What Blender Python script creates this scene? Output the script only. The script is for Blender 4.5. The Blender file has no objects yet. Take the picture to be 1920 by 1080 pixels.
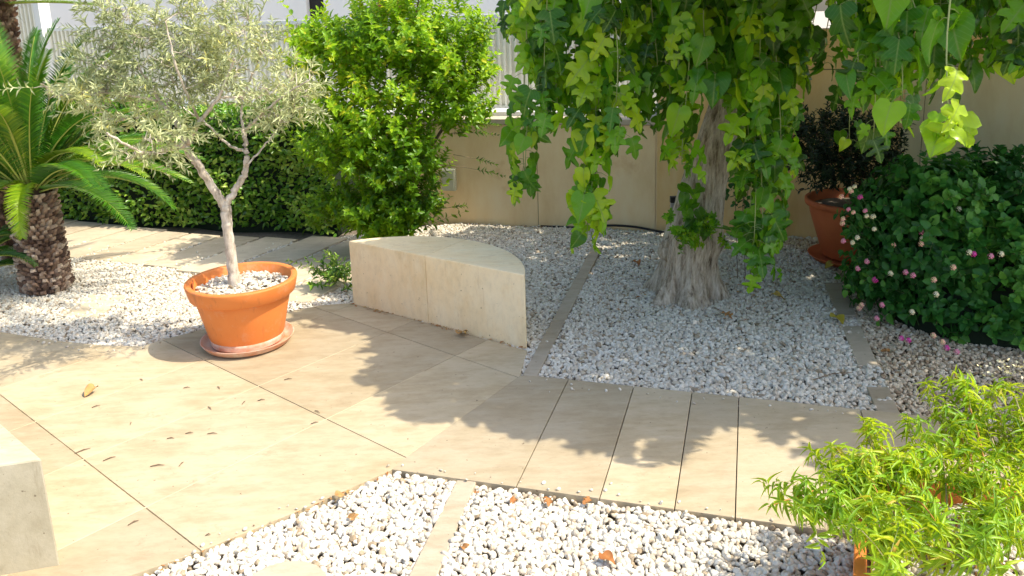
import bpy, bmesh, math, random
import numpy as np
from mathutils import Vector
rng = np.random.default_rng(7); random.seed(7)
S = bpy.context.scene
C = bpy.data.collections.new("garden"); S.collection.children.link(C)
R = math.radians
# ---------------------------------------------------------------- camera
EYE = 2.0; FPX = 1490.0; PITCH = R(12.63); ROLL = R(1.75)
cam_d = bpy.data.cameras.new("camera"); cam = bpy.data.objects.new("camera", cam_d); C.objects.link(cam)
cam.location = (0, 0, EYE)
cam.rotation_mode = 'QUATERNION'
from mathutils import Matrix
cam.rotation_quaternion = (Matrix.Rotation(R(90)-PITCH, 3, 'X') @ Matrix.Rotation(-ROLL, 3, 'Z')).to_quaternion()
cam_d.sensor_width = 36; cam_d.lens = FPX/1920*36; cam_d.shift_y = -180/1920
cam_d.clip_start = .05; cam_d.clip_end = 600
S.camera = cam
# ---------------------------------------------------------------- sky and sun
SUN_EL = R(54.5); SH = (.98, -.20)                 # horizontal direction towards the sun
w = bpy.data.worlds.new("World"); S.world = w; w.use_nodes = True
nt = w.node_tree; bg = nt.nodes['Background']; sky = nt.nodes.new('ShaderNodeTexSky')
sky.sky_type = 'NISHITA'; sky.sun_disc = False; sky.sun_elevation = SUN_EL
sky.sun_rotation = math.atan2(SH[0], SH[1]); sky.air_density = 1.0; sky.dust_density = 3.0; sky.ozone_density = 1.0
nt.links.new(sky.outputs[0], bg.inputs[0]); bg.inputs[1].default_value = .15
sl = bpy.data.lights.new("sun", 'SUN'); sun = bpy.data.objects.new("sun", sl); C.objects.link(sun)
sl.energy = 2.75; sl.angle = R(.53); sl.color = (1, .91, .75)
to_sun = Vector((SH[0]*math.cos(SUN_EL), SH[1]*math.cos(SUN_EL), math.sin(SUN_EL)))
sun.rotation_euler = to_sun.to_track_quat('Z', 'Y').to_euler(); sun.location = (3, -1, 8)
S.view_settings.view_transform = 'Standard'; S.view_settings.look = 'None'
S.view_settings.exposure = 1.18; S.view_settings.gamma = 1
S.cycles.max_bounces = 10; S.cycles.diffuse_bounces = 5; S.cycles.transmission_bounces = 5
# ---------------------------------------------------------------- measuring helpers
def ray(x, y):
    u = (x-960)/FPX; v = -(y-360)/FPX
    u, v = u*math.cos(ROLL)+v*math.sin(ROLL), -u*math.sin(ROLL)+v*math.cos(ROLL)
    return np.array([u, math.cos(PITCH)+v*math.sin(PITCH), -math.sin(PITCH)+v*math.cos(PITCH)])
def G(x, y, z=0):
    d = ray(x, y); return np.array([0, 0, EYE])+d*(z-EYE)/d[2]
def G2(x, y, z=0): return tuple(G(x, y, z)[:2])
def at(x, y, Yd):
    d = ray(x, y); return np.array([0, 0, EYE])+d*Yd/d[1]
def srgb(*c):
    return tuple(((v/255)/12.92 if v/255 <= .04045 else ((v/255+.055)/1.055)**2.4) for v in c)+(1,)
def nrm(a):
    a = np.asarray(a, float); return a/np.maximum(np.linalg.norm(a, axis=-1, keepdims=True), 1e-9)
# ---------------------------------------------------------------- object helpers
def tag(o, label=None, cat=None, group=None, kind=None):
    if label: o['label'] = label
    if cat: o['category'] = cat
    if group: o['group'] = group
    if kind: o['kind'] = kind
    return o
def empty(name, loc, label, cat, group=None):
    o = bpy.data.objects.new(name, None); C.objects.link(o); o.location = tuple(loc); o.empty_display_size = .1
    return tag(o, label, cat, group)
def link(name, me, mat, parent=None):
    if mat: me.materials.append(mat)
    o = bpy.data.objects.new(name, me); C.objects.link(o)
    if parent is not None:
        o.parent = parent
        l = Vector((0, 0, 0)); p = parent
        while p is not None: l += p.location; p = p.parent
        o.location = -l
    return o
def np_mesh(name, V, T, mat, parent=None, rnd=None, uv=None, smooth=True):
    V = np.ascontiguousarray(V, np.float32); T = np.ascontiguousarray(T, np.int32); k = T.shape[1]
    me = bpy.data.meshes.new(name); me.vertices.add(len(V)); me.vertices.foreach_set('co', V.ravel())
    me.loops.add(T.size); me.loops.foreach_set('vertex_index', T.ravel())
    me.polygons.add(len(T)); me.polygons.foreach_set('loop_start', np.arange(0, T.size, k, dtype=np.int32))
    try: me.polygons.foreach_set('loop_total', np.full(len(T), k, np.int32))
    except Exception: pass
    me.polygons.foreach_set('use_smooth', np.full(len(T), smooth))
    if rnd is not None:
        a = me.attributes.new('rnd', 'FLOAT', 'POINT'); a.data.foreach_set('value', np.asarray(rnd, np.float32))
    if uv is not None:
        u = me.uv_layers.new(name='UVMap'); u.data.foreach_set('uv', np.asarray(uv, np.float32)[T.ravel()].ravel())
    me.update(calc_edges=True); me.validate()
    return link(name, me, mat, parent)
class MB:                                           # collects geometry for ONE mesh
    def __init__(s): s.v = []; s.f = []; s.r = []; s.n = 0
    def add(s, v, f, r=0.):
        v = np.asarray(v, float); s.v.append(v); s.f += [tuple(int(i)+s.n for i in q) for q in f]
        s.r.append(np.full(len(v), r)); s.n += len(v); return s
    def tube(s, pts, rad, k=6, cap=True, r=0.):
        P = np.asarray(pts, float); n = len(P); rad = np.broadcast_to(np.asarray(rad, float), (n,))
        D = nrm(np.gradient(P, axis=0)); ref = np.array([0, 0, 1.]) if abs(D[0][2]) < .9 else np.array([0, 1., 0])
        X = nrm(np.cross(D, ref)); Z = nrm(np.cross(X, D)); a = np.linspace(0, 2*np.pi, k, endpoint=False)
        ring = P[:, None]+rad[:, None, None]*(np.cos(a)[None, :, None]*X[:, None]+np.sin(a)[None, :, None]*Z[:, None])
        f = [(i*k+j, i*k+(j+1) % k, (i+1)*k+(j+1) % k, (i+1)*k+j) for i in range(n-1) for j in range(k)]
        if cap: f += [tuple(range(k))[::-1], tuple((n-1)*k+j for j in range(k))]
        return s.add(ring.reshape(-1, 3), f, r)
    def prism(s, poly, z0, z1, r=0.):
        P = list(poly); n = len(P)
        ar = sum(P[i][0]*P[(i+1) % n][1]-P[(i+1) % n][0]*P[i][1] for i in range(n))
        if ar < 0: P = P[::-1]
        v = [(p[0], p[1], z0) for p in P]+[(p[0], p[1], z1) for p in P]
        return s.add(v, [tuple(range(n))[::-1], tuple(range(n, 2*n))]+[(i, (i+1) % n, n+(i+1) % n, n+i) for i in range(n)], r)
    def lathe(s, prof, c, k=64, r=0., rot=0):
        a = np.linspace(0, 2*np.pi, k, endpoint=False)+rot; pr = np.asarray(prof, float); n = len(pr)
        v = np.stack([c[0]+pr[:, 0:1]*np.cos(a), c[1]+pr[:, 0:1]*np.sin(a), c[2]+np.repeat(pr[:, 1:2], k, 1)], -1).reshape(-1, 3)
        return s.add(v, [(i*k+j, i*k+(j+1) % k, (i+1)*k+(j+1) % k, (i+1)*k+j) for i in range(n-1) for j in range(k)], r)
    def build(s, name, mat, parent=None, smooth=False, bevel=0, angle=None):
        me = bpy.data.meshes.new(name); me.from_pydata(np.concatenate(s.v).tolist(), [], s.f); me.update()
        a = me.attributes.new('rnd', 'FLOAT', 'POINT'); a.data.foreach_set('value', np.concatenate(s.r).astype(np.float32))
        if smooth: me.polygons.foreach_set('use_smooth', np.ones(len(me.polygons), bool))
        o = link(name, me, mat, parent)
        if bevel:
            m = o.modifiers.new('bevel', 'BEVEL'); m.width = bevel; m.segments = 2; m.limit_method = 'ANGLE'; m.angle_limit = R(35)
        return o
# ---------------------------------------------------------------- materials
class NT:
    def __init__(s, name):
        s.m = bpy.data.materials.new(name); s.m.use_nodes = True; s.t = s.m.node_tree; s.b = s.t.nodes['Principled BSDF']
        s.out = s.t.nodes['Material Output']; s.b.inputs['Specular IOR Level'].default_value = .3
    def n(s, ty, **k):
        x = s.t.nodes.new('ShaderNode'+ty)
        for a, v in k.items():
            if hasattr(x, a) and a not in x.inputs: setattr(x, a, v)
            else: x.inputs[a.replace('_', ' ')].default_value = v
        return x
    def l(s, a, b): s.t.links.new(a, b)
    def coord(s, scale=(1, 1, 1), rot=(0, 0, 0)):
        t = s.n('TexCoord'); m = s.n('Mapping'); m.inputs['Scale'].default_value = scale; m.inputs['Rotation'].default_value = rot
        s.l(t.outputs['Object'], m.inputs[0]); return m.outputs[0]
    def noise(s, vec, scale, detail=5, rough=.55):
        x = s.n('TexNoise'); x.inputs['Scale'].default_value = scale; x.inputs['Detail'].default_value = detail
        x.inputs['Roughness'].default_value = rough; s.l(vec, x.inputs['Vector']); return x.outputs['Fac']
    def ramp(s, fac, stops, interp='LINEAR'):
        x = s.n('ValToRGB'); x.color_ramp.interpolation = interp
        el = x.color_ramp.elements
        while len(el) < len(stops): el.new(.5)
        for e, (p, c) in zip(el, stops): e.position = p; e.color = c
        s.l(fac, x.inputs[0]); return x.outputs[0]
    def mix(s, a, b, fac, mode='MIX'):
        x = s.n('Mix', data_type='RGBA', blend_type=mode)
        for sock, v in ((x.inputs[0], fac), (x.inputs[6], a), (x.inputs[7], b)):
            if hasattr(v, 'links') or hasattr(v, 'is_linked'): s.l(v, sock)
            else: sock.default_value = v
        return x.outputs[2]
    def bump(s, h, strength=.3, dist=.01):
        x = s.n('Bump'); x.inputs['Strength'].default_value = strength; x.inputs['Distance'].default_value = dist
        s.l(h, x.inputs['Height']); s.l(x.outputs[0], s.b.inputs['Normal']); return x
    def attr(s):
        x = s.n('Attribute'); x.attribute_name = 'rnd'; return x.outputs['Fac']
    def base(s, c, rough=.7):
        if hasattr(c, 'is_linked'): s.l(c, s.b.inputs['Base Color'])
        else: s.b.inputs['Base Color'].default_value = c
        s.b.inputs['Roughness'].default_value = rough; return s.m
g = lambda v: (v, v, v, 1)
def k4(r, gg, b): return (r, gg, b, 1)

def limestone(name, c1, c2, c3, rot=0, stain=.5, face_bump=.25, streak=(1.4, 5, 1.4)):
    t = NT(name); v = t.coord(streak, (0, 0, rot)); v2 = t.coord()
    a = t.noise(v, 3.2, 8, .65); c = t.ramp(a, [(.28, c2), (.5, c1), (.72, c3)])
    big = t.noise(v2, 1.1, 4, .6); c = t.mix(c, c3, t.ramp(big, [(.42, g(0)), (.62, g(.8))])); c = t.mix(c, c2, t.ramp(t.noise(t.coord((1.5, 4, 1.5), (0, 0, rot+.5)), 1.7, 6, .7), [(.50, g(0)), (.66, g(.7))]))
    pores = t.noise(t.coord((10, 40, 10), (0, 0, rot)), 6, 4, .7)
    c = t.mix(c, k4(c2[0]*.5, c2[1]*.5, c2[2]*.5), t.ramp(pores, [(.66, g(0)), (.76, g(.45))]))
    st = t.noise(v2, 4.5, 8, .75); c = t.mix(c, k4(c2[0]*.62, c2[1]*.48, c2[2]*.32), t.ramp(st, [(.60, g(0)), (.74, g(stain))]))
    fine = t.noise(t.coord((1, 2.6, 1), (0, 0, rot)), 15, 9, .78); c = t.mix(c, t.ramp(fine, [(.32, g(.80)), (.5, g(1)), (.7, g(1.08))]), .6, 'MULTIPLY')
    sp = t.noise(t.coord(), 38, 2, .5); c = t.mix(c, k4(c2[0]*.30, c2[1]*.26, c2[2]*.22), t.ramp(sp, [(.715, g(0)), (.75, g(.7))]))
    drip = t.noise(t.coord((7, 7, .9)), 2.2, 6, .7); c = t.mix(c, k4(c2[0]*.6, c2[1]*.5, c2[2]*.38), t.ramp(drip, [(.60, g(0)), (.72, g(stain*.45))])) if name in ('bench_stone', 'block_stone') else c
    c = t.mix(c, t.ramp(t.attr(), [(0, g(.82)), (1, g(1.09))]), 1.0, 'MULTIPLY')
    t.bump(t.noise(v2, 60, 6, .7), face_bump, .004); return t.base(c, .72)
M = {}
M['paving'] = limestone('paving_stone', k4(.45, .362, .228), k4(.372, .288, .172), k4(.50, .42, .288), R(-40), .55)
M['path'] = limestone('path_stone', k4(.445, .362, .236), k4(.372, .294, .182), k4(.495, .42, .298), R(-15), .45)
M['walk'] = limestone('walkway_stone', k4(.56, .47, .33), k4(.46, .38, .26), k4(.64, .55, .41), 0, .4)
M['bench'] = limestone('bench_stone', k4(.87, .68, .40), k4(.80, .60, .32), k4(.89, .75, .50), R(-35), .6)
M['block'] = limestone('block_stone', k4(.43, .385, .27), k4(.35, .305, .20), k4(.49, .445, .33), 0, .8)
M['strip'] = limestone('strip_stone', k4(.44, .365, .26), k4(.36, .295, .20), k4(.50, .43, .33), 0, .5)

def wallmat(name, c1, c2, c3, stain):
    t = NT(name); v = t.coord(); s1 = t.noise(t.coord((2.6, 2.6, .9)), 1.6, 8, .65)
    c = t.ramp(s1, [(.3, c2), (.52, c1), (.75, c3)])
    st = t.noise(v, 2.6, 7, .6); c = t.mix(c, stain, t.ramp(st, [(.62, g(0)), (.80, g(.55))]))
    sep = t.n('SeparateXYZ'); t.l(v, sep.inputs[0])               # splash dirt rising from the gravel
    add = t.n('Math', operation='MULTIPLY_ADD'); t.l(t.noise(v, 5, 6, .7), add.inputs[0]); add.inputs[1].default_value = -.6; t.l(sep.outputs[2], add.inputs[2])
    c = t.mix(c, k4(.30, .19, .10), t.ramp(add.outputs[0], [(0, g(.6)), (.12, g(0))])) if 0 else c
    t.bump(t.noise(v, 45, 6, .7), .25, .004); return t.base(c, .85)
M['wall'] = wallmat('beige_render', k4(.84, .64, .37), k4(.76, .54, .29), k4(.87, .71, .46), k4(.50, .22, .06))
M['wall_side'] = wallmat('side_render', k4(.84, .70, .44), k4(.76, .60, .34), k4(.86, .76, .54), k4(.6, .4, .16))
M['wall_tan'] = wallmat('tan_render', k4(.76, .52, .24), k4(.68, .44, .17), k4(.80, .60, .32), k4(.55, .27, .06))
t = NT('wall_cap'); v = t.coord(); c = t.mix(k4(.50, .43, .33), k4(.10, .075, .05), t.ramp(t.noise(v, 22, 8, .8), [(.55, g(0)), (.68, g(.8))])); t.bump(t.noise(v, 40), .3); M['cap'] = t.base(c, .9)
t = NT('joint_dark'); M['joint'] = t.base(k4(.16, .12, .08), .95)
t = NT('white_paint'); v = t.coord((6, 6, .5)); M['white'] = t.base(t.ramp(t.noise(v, 1.6), [(.3, k4(.66, .67, .66)), (.7, k4(.78, .78, .77))]), .55)
t = NT('fence_sheet'); v = t.coord((5, 5, .4)); M['sheet'] = t.base(t.ramp(t.noise(v, 1.3, 6), [(.3, k4(.76, .73, .63)), (.7, k4(.86, .83, .73))]), .45)
t = NT('building_render'); v = t.coord((1, 1, .6)); c = t.ramp(t.noise(v, .9, 6), [(.3, k4(.80, .78, .73)), (.7, k4(.88, .86, .80))]); t.bump(t.noise(t.coord(), 50), .15); M['building'] = t.base(c, .9)
t = NT('dark_opening'); M['dark'] = t.base(k4(.02, .018, .016), .3)
t = NT('brown_door'); M['door'] = t.base(t.ramp(t.noise(t.coord((1, 1, 8)), 4), [(.3, k4(.16, .07, .03)), (.7, k4(.30, .13, .05))]), .5)
t = NT('terracotta_plastic'); v = t.coord(); c = t.ramp(t.noise(v, 3, 5), [(.3, k4(.64, .185, .040)), (.7, k4(.70, .235, .060))])
c = t.mix(c, k4(.62, .42, .30), t.ramp(t.noise(v, 9, 9, .8), [(.54, g(0)), (.72, g(.42))])); c = t.mix(c, k4(.30, .10, .04), t.ramp(t.noise(t.coord((3, 3, .6)), 5, 7, .7), [(.56, g(0)), (.72, g(.5))])); t.bump(t.noise(v, 70, 5, .7), .2, .003); M['terra'] = t.base(c, .5)
t = NT('terracotta_limescale'); v = t.coord(); c = t.mix(k4(.60, .22, .10), k4(.62, .50, .40), t.ramp(t.noise(v, 9, 8, .75), [(.36, g(0)), (.6, g(.8))])); M['saucer'] = t.base(c, .65)
t = NT('terracotta_dull'); v = t.coord(); c = t.ramp(t.noise(v, 4, 6), [(.3, k4(.48, .12, .04)), (.7, k4(.58, .16, .06))]); M['terra_dull'] = t.base(c, .65)
t = NT('pale_bark'); v = t.coord((1, 1, .35)); c = t.ramp(t.noise(v, 26, 8, .7), [(.3, k4(.17, .13, .09)), (.46, k4(.50, .43, .34)), (.66, k4(.72, .66, .56))])
t.bump(t.noise(v, 34, 8, .75), .6, .012); M['olive_bark'] = t.base(c, .9)
t = NT('grooved_bark'); v = t.coord((1, 1, .16)); h = t.noise(v, 30, 10, .75); c = t.ramp(h, [(.34, k4(.12, .085, .05)), (.48, k4(.52, .43, .32)), (.64, k4(.78, .70, .57))])
t.bump(h, 1.0, .03); M['fig_bark'] = t.base(c, .92)
t = NT('green_twig'); M['twig'] = t.base(t.ramp(t.attr(), [(0, k4(.30, .36, .12)), (1, k4(.34, .26, .16))]), .6)
t = NT('brown_stem'); v = t.coord(); M['stem'] = t.base(t.ramp(t.noise(v, 20), [(.3, k4(.12, .08, .05)), (.7, k4(.26, .19, .12))]), .85)
t = NT('orange_stem'); M['redstem'] = t.base(k4(.42, .20, .05), .7)
t = NT('palm_fibre'); c = t.ramp(t.attr(), [(0, k4(.045, .022, .012)), (.5, k4(.15, .080, .045)), (1, k4(.34, .23, .15))]); M['fibre'] = t.base(c, .9)
t = NT('sago_scale'); c = t.ramp(t.attr(), [(0, k4(.07, .04, .03)), (.5, k4(.26, .17, .12)), (1, k4(.55, .44, .34))]); t.bump(t.noise(t.coord(), 60), .4); M['scale'] = t.base(c, .85)
t = NT('hose_rubber'); M['rubber'] = t.base(k4(.015, .015, .015), .5)
t = NT('grey_steel'); v = t.coord(); M['steel'] = t.base(t.ramp(t.noise(v, 12, 6), [(.3, k4(.25, .25, .24)), (.7, k4(.42, .42, .41))]), .6)
t = NT('box_plastic'); M['boxpl'] = t.base(k4(.52, .52, .40), .5)
t = NT('car_paint'); t.b.inputs['Coat Weight'].default_value = .6; M['car'] = t.base(k4(.55, .60, .68), .25)
t = NT('glass_dark'); M['glass'] = t.base(k4(.03, .04, .05), .05)
t = NT('dry_leaf'); t.l; c = t.ramp(t.attr(), [(0, k4(.30, .11, .03)), (.5, k4(.40, .24, .09)), (1, k4(.48, .38, .04))]); M['dry'] = t.base(c, .75)
t = NT('soil'); v = t.coord(); c = t.ramp(t.noise(v, 30, 8, .7), [(.3, k4(.10, .08, .06)), (.7, k4(.26, .22, .17))]); M['soil'] = t.base(c, .95)
t = NT('far_ground'); v = t.coord(); c = t.ramp(t.noise(v, 6, 8, .7), [(.3, k4(.30, .27, .22)), (.7, k4(.45, .41, .34))]); M['ground'] = t.base(c, .95)
def stonemat(name, stops):
    t = NT(name); v = t.coord(); c = t.ramp(t.attr(), stops); c = t.mix(c, k4(.50, .46, .40), t.ramp(t.noise(v, 45, 5, .7), [(.52, g(0)), (.78, g(.35))]))
    t.bump(t.noise(v, 150, 4, .7), .35, .002); return t.base(c, .6)
M['pebble'] = stonemat('white_pebble', [(0, k4(.24, .18, .11)), (.04, k4(.40, .32, .22)), (.13, k4(.54, .47, .37)), (.5, k4(.62, .575, .48)), (1, k4(.72, .685, .59))])
M['tanpebble'] = stonemat('tan_pebble', [(0, k4(.24, .16, .09)), (.3, k4(.50, .39, .26)), (.7, k4(.62, .51, .36)), (1, k4(.74, .65, .50))])

def leafmat(name, stops, trans, tf=.4, rough=.42, vein=None, spec=.4, tm=.42):
    t = NT(name); c = t.ramp(t.attr(), stops); tc = t.mix(c, trans, tm)
    if vein:
        uv = t.n('UVMap'); sp = t.n('SeparateXYZ'); t.l(uv.outputs[0], sp.inputs[0])
        ab = t.n('Math', operation='ABSOLUTE'); t.l(sp.outputs[0], ab.inputs[0])
        # side veins sweep outwards from the midrib
        ma = t.n('Math', operation='MULTIPLY_ADD'); t.l(ab.outputs[0], ma.inputs[0]); ma.inputs[1].default_value = -1.0; t.l(sp.outputs[1], ma.inputs[2])
        mu = t.n('Math', operation='MULTIPLY'); t.l(ma.outputs[0], mu.inputs[0]); mu.inputs[1].default_value = 6.5
        fr = t.n('Math', operation='PINGPONG'); t.l(mu.outputs[0], fr.inputs[0]); fr.inputs[1].default_value = .5
        mid = t.ramp(ab.outputs[0], [(.012, g(.8)), (.03, g(0))]); side = t.ramp(fr.outputs[0], [(.02, g(.5)), (.09, g(0))])
        vm = t.mix(mid, side, 1.0, 'ADD'); c = t.mix(c, vein, vm)
    c = c
    t.base(c, rough); t.b.inputs['Specular IOR Level'].default_value = spec
    tr = t.n('BsdfTranslucent'); t.l(tc, tr.inputs[0]); mx = t.n('MixShader'); mx.inputs[0].default_value = tf
    t.l(t.b.outputs[0], mx.inputs[1]); t.l(tr.outputs[0], mx.inputs[2]); t.l(mx.outputs[0], t.out.inputs[0]); return t.m
L = {}
L['fig'] = leafmat('mulberry_leaf', [(0, k4(.008, .048, .008)), (.36, k4(.045, .19, .009)), (.70, k4(.19, .44, .012)), (1, k4(.46, .62, .02))], k4(.42, .78, .01), .48, .3, k4(.26, .36, .08), .4, .5)
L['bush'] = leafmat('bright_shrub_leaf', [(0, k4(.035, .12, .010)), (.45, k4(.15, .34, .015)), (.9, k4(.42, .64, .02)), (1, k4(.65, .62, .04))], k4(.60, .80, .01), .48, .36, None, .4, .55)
L['hedge'] = leafmat('hedge_leaf', [(0, k4(.03, .10, .014)), (.5, k4(.13, .30, .03)), (1, k4(.50, .64, .10))], k4(.3, .5, .02), .3, .25, None, .5)
L['olive'] = leafmat('olive_leaf', [(0, k4(.20, .25, .11)), (.4, k4(.50, .56, .28)), (.85, k4(.70, .74, .42)), (1, k4(.76, .72, .24))], k4(.6, .62, .25), .3, .4)
L['lantana'] = leafmat('lantana_leaf', [(0, k4(.020, .10, .018)), (.5, k4(.045, .19, .025)), (1, k4(.14, .34, .035))], k4(.1, .26, .02), .25, .5)
L['dark'] = leafmat('dark_shrub_leaf', [(0, k4(.012, .028, .012)), (.7, k4(.022, .045, .016)), (1, k4(.05, .085, .03))], k4(.05, .1, .02), .2, .4)
L['verbena'] = leafmat('lemon_leaf', [(0, k4(.06, .20, .012)), (.45, k4(.22, .44, .02)), (.84, k4(.50, .64, .04)), (1, k4(.64, .40, .08))], k4(.75, .80, .02), .48, .38, None, .4, .6)
L['sago'] = leafmat('sago_frond', [(0, k4(.022, .12, .012)), (.55, k4(.08, .27, .015)), (1, k4(.34, .50, .02))], k4(.25, .45, .01), .3, .3, None, .5)
L['palm'] = leafmat('palm_frond', [(0, k4(.03, .09, .015)), (1, k4(.14, .26, .02))], k4(.3, .42, .01), .3, .4)
t = NT('rachis'); M['rachis'] = t.base(k4(.42, .46, .10), .5)
# ---------------------------------------------------------------- leaf templates: verts (x across, y along, z up), triangles
def strip_leaf(ys, ws, fold=.35, curl=.25):
    v = []; f = []
    for y, wd in zip(ys, ws):
        zc = -curl*y*y
        v += [(-wd, y, zc+fold*wd), (0, y, zc), (wd, y, zc+fold*wd)]
    for i in range(len(ys)-1):
        a = 3*i; b = a+3
        for q in (0, 1): f += [(a+q, a+q+1, b+q+1), (a+q, b+q+1, b+q)]
    return np.array(v), np.array(f)
def outline_leaf(half, fold=.25, curl=.25, wave=.05, ph=0.):
    h = np.array(half); n = len(h); v = []; f = []
    ribs = np.linspace(0, h[-1][1], n)
    def z(x, y, k): return fold*abs(x)*(.6 if k == 0 else 1)-curl*y*y+wave*math.sin(9*y+ph+6*abs(x))*min(1, abs(x)*4)-.35*max(0, abs(x)-.22)
    for i, (x, y) in enumerate(h):
        rb = (0, ribs[i], z(0, ribs[i], 0)); hx = x*.5; hy = (y+ribs[i])/2
        v += [rb, (hx, hy, z(hx, hy, 1)), (x, y, z(x, y, 1)), (-hx, hy, z(hx, hy, 1)), (-x, y, z(x, y, 1)*.8)]
    for i in range(n-1):
        a = 5*i; b = a+5
        f += [(a, a+1, b+1), (a, b+1, b), (a+1, a+2, b+2), (a+1, b+2, b+1), (a, b+3, a+3), (a, b, b+3), (a+3, b+4, a+4), (a+3, b+3, b+4)]
    return np.array(v), np.array(f)
T_LANCE = strip_leaf([0, .3, .65, 1], [.03, .5, .38, .0], .3, .18)
T_OLIVE = strip_leaf([0, .45, 1], [.02, .5, 0], .25, .1)
T_OVAL = strip_leaf([0, .22, .55, .85, 1], [.03, .46, .5, .25, 0], .28, .22)
T_DROOP = strip_leaf([0, .22, .45, .7, .9, 1], [.04, .44, .46, .34, .16, 0], .35, 1.0)
F_HEART = [(0, .06), (.16, -.04), (.34, -.02), (.47, .12), (.50, .30), (.44, .50), (.33, .68), (.20, .86), (.08, 1.02), (0, 1.1)]
F_LOBE = [(0, .06), (.16, -.05), (.36, -.03), (.49, .11), (.47, .25), (.30, .33), (.24, .40), (.38, .46), (.50, .58), (.46, .72), (.32, .70), (.20, .66), (.20, .80), (.16, .93), (.06, 1.04), (0, 1.1)]
F_DEEP = [(0, .08), (.18, -.06), (.40, .0), (.52, .16), (.42, .28), (.22, .30), (.15, .36), (.30, .42), (.56, .50), (.60, .62), (.44, .66), (.22, .58), (.15, .62), (.20, .76), (.18, .92), (.07, 1.03), (0, 1.1)]
T_FIG = [outline_leaf(h, fo, cu, .06, p) for h, fo, cu, p in ((F_HEART, .25, .3, 0), (F_LOBE, .3, .35, 1), (F_DEEP, .3, .25, 2), (F_LOBE, .1, .5, 3), (F_HEART, .5, .45, 4))]
def leaves(name, tmpl, P, D, N, ln, wd, mat, parent=None, rnd=None, uv=False):
    V, F_ = tmpl; n = len(P); D = nrm(D); N = np.asarray(N, float); N = nrm(N-(N*D).sum(1, keepdims=True)*D); X = np.cross(D, N)
    ln = np.broadcast_to(ln, (n,)); wd = np.broadcast_to(wd, (n,))
    co = (P[:, None]+V[None, :, 0, None]*wd[:, None, None]*X[:, None]+V[None, :, 1, None]*ln[:, None, None]*D[:, None]+V[None, :, 2, None]*ln[:, None, None]*N[:, None])
    T = F_[None]+(np.arange(n)*len(V))[:, None, None]
    if rnd is None: rnd = rng.random(n)
    r = np.repeat(rnd, len(V)); u = np.tile(V[:, :2], (n, 1)) if uv else None
    return co.reshape(-1, 3), T.reshape(-1, 3), r, u
def leaf_obj(name, parts, mat, parent=None):
    V = []; T = []; r = []; u = []; o = 0
    for a in parts:
        V.append(a[0]); T.append(a[1]+o); o += len(a[0]); r.append(a[2]); u.append(a[3])
    return np_mesh(name, np.concatenate(V), np.concatenate(T), mat, parent, np.concatenate(r), np.concatenate(u) if u[0] is not None else None)
def rand_dir(n):
    return nrm(rng.normal(size=(n, 3)))
def sprigs(B, D, Ls, nl, ang=55, pair=True, droop=.15, up=.4, size=.05, ratio=.45, t0=.1, jit=.25, hang=0.):
    """leafy shoots: returns leaf position, direction, normal, length arrays and the stem polylines"""
    n = len(B); D = nrm(D); ref = np.where(np.abs(D[:, 2:3]) < .9, [[0, 0, 1.]], [[0, 1., 0]]); X = nrm(np.cross(D, ref)); Y = np.cross(D, X)
    tt = t0+(1-t0)*(np.arange(nl)+.3)/nl; az = (np.arange(nl) % 2)*np.pi+(np.arange(nl)//2)*(np.pi/2 if pair else 2.4)
    if pair: tt = t0+(1-t0)*((np.arange(nl)//2)*2+1.)/nl
    az = az[None]+rng.random((n, 1))*6.28; tt = np.broadcast_to(tt[None], (n, nl))
    rad = np.cos(az)[..., None]*X[:, None]+np.sin(az)[..., None]*Y[:, None]
    def pos(tv): return B[:, None]+D[:, None]*(Ls[:, None]*tv)[..., None]+np.array([0, 0, -1.])*(droop*Ls[:, None]*tv**2)[..., None]
    P = pos(tt); a = R(ang)*(1.15-.5*tt)[..., None]
    tang = nrm(D[:, None]+np.array([0, 0, -2.*droop])*tt[..., None])
    LD = nrm(tang*np.cos(a)+rad*np.sin(a)+rng.normal(scale=jit, size=rad.shape)+np.array([0, 0, -hang]))
    LN = nrm(tang*np.sin(a)-rad*np.cos(a)+np.array([0, 0, up])+rng.normal(scale=jit, size=rad.shape))
    ln = size*(.75+.5*rng.random((n, nl)))*(1.05-.45*tt**2)
    st = pos(np.broadcast_to(np.linspace(0, 1, 4)[None], (n, 4)))
    f = lambda q: q.reshape(-1, 3)
    return f(P), f(LD), f(LN), ln.ravel(), ln.ravel()*ratio, st
def stems_mesh(name, polys, r0, mat, parent=None, k=3, taper=.35):
    """many thin stems as one mesh; polys (n, m, 3)"""
    n, m, _ = polys.shape; D = nrm(np.gradient(polys, axis=1)); ref = np.array([.3, .9, .2]); X = nrm(np.cross(D, ref)); Z = np.cross(D, X)
    a = np.linspace(0, 2*np.pi, k, endpoint=False); rad = (np.broadcast_to(r0, (n,))[:, None]*np.linspace(1, taper, m)[None])[..., None, None]
    V = polys[:, :, None]+rad*(np.cos(a)[None, None, :, None]*X[:, :, None]+np.sin(a)[None, None, :, None]*Z[:, :, None])
    q = np.array([(i*k+j, i*k+(j+1) % k, (i+1)*k+(j+1) % k, (i+1)*k+j) for i in range(m-1) for j in range(k)])
    T = q[None]+(np.arange(n)*m*k)[:, None, None]
    return np_mesh(name, V.reshape(-1, 3), T.reshape(-1, 4), mat, parent, np.repeat(rng.random(n), m*k))
def in_poly(P, poly):
    x, y = P[:, 0], P[:, 1]; c = np.zeros(len(P), bool); n = len(poly)
    for i in range(n):
        x1, y1 = poly[i]; x2, y2 = poly[(i+1) % n]
        if y1 == y2: continue
        c ^= ((y1 > y) != (y2 > y)) & (x < (x2-x1)*(y-y1)/(y2-y1)+x1)
    return c
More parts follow.
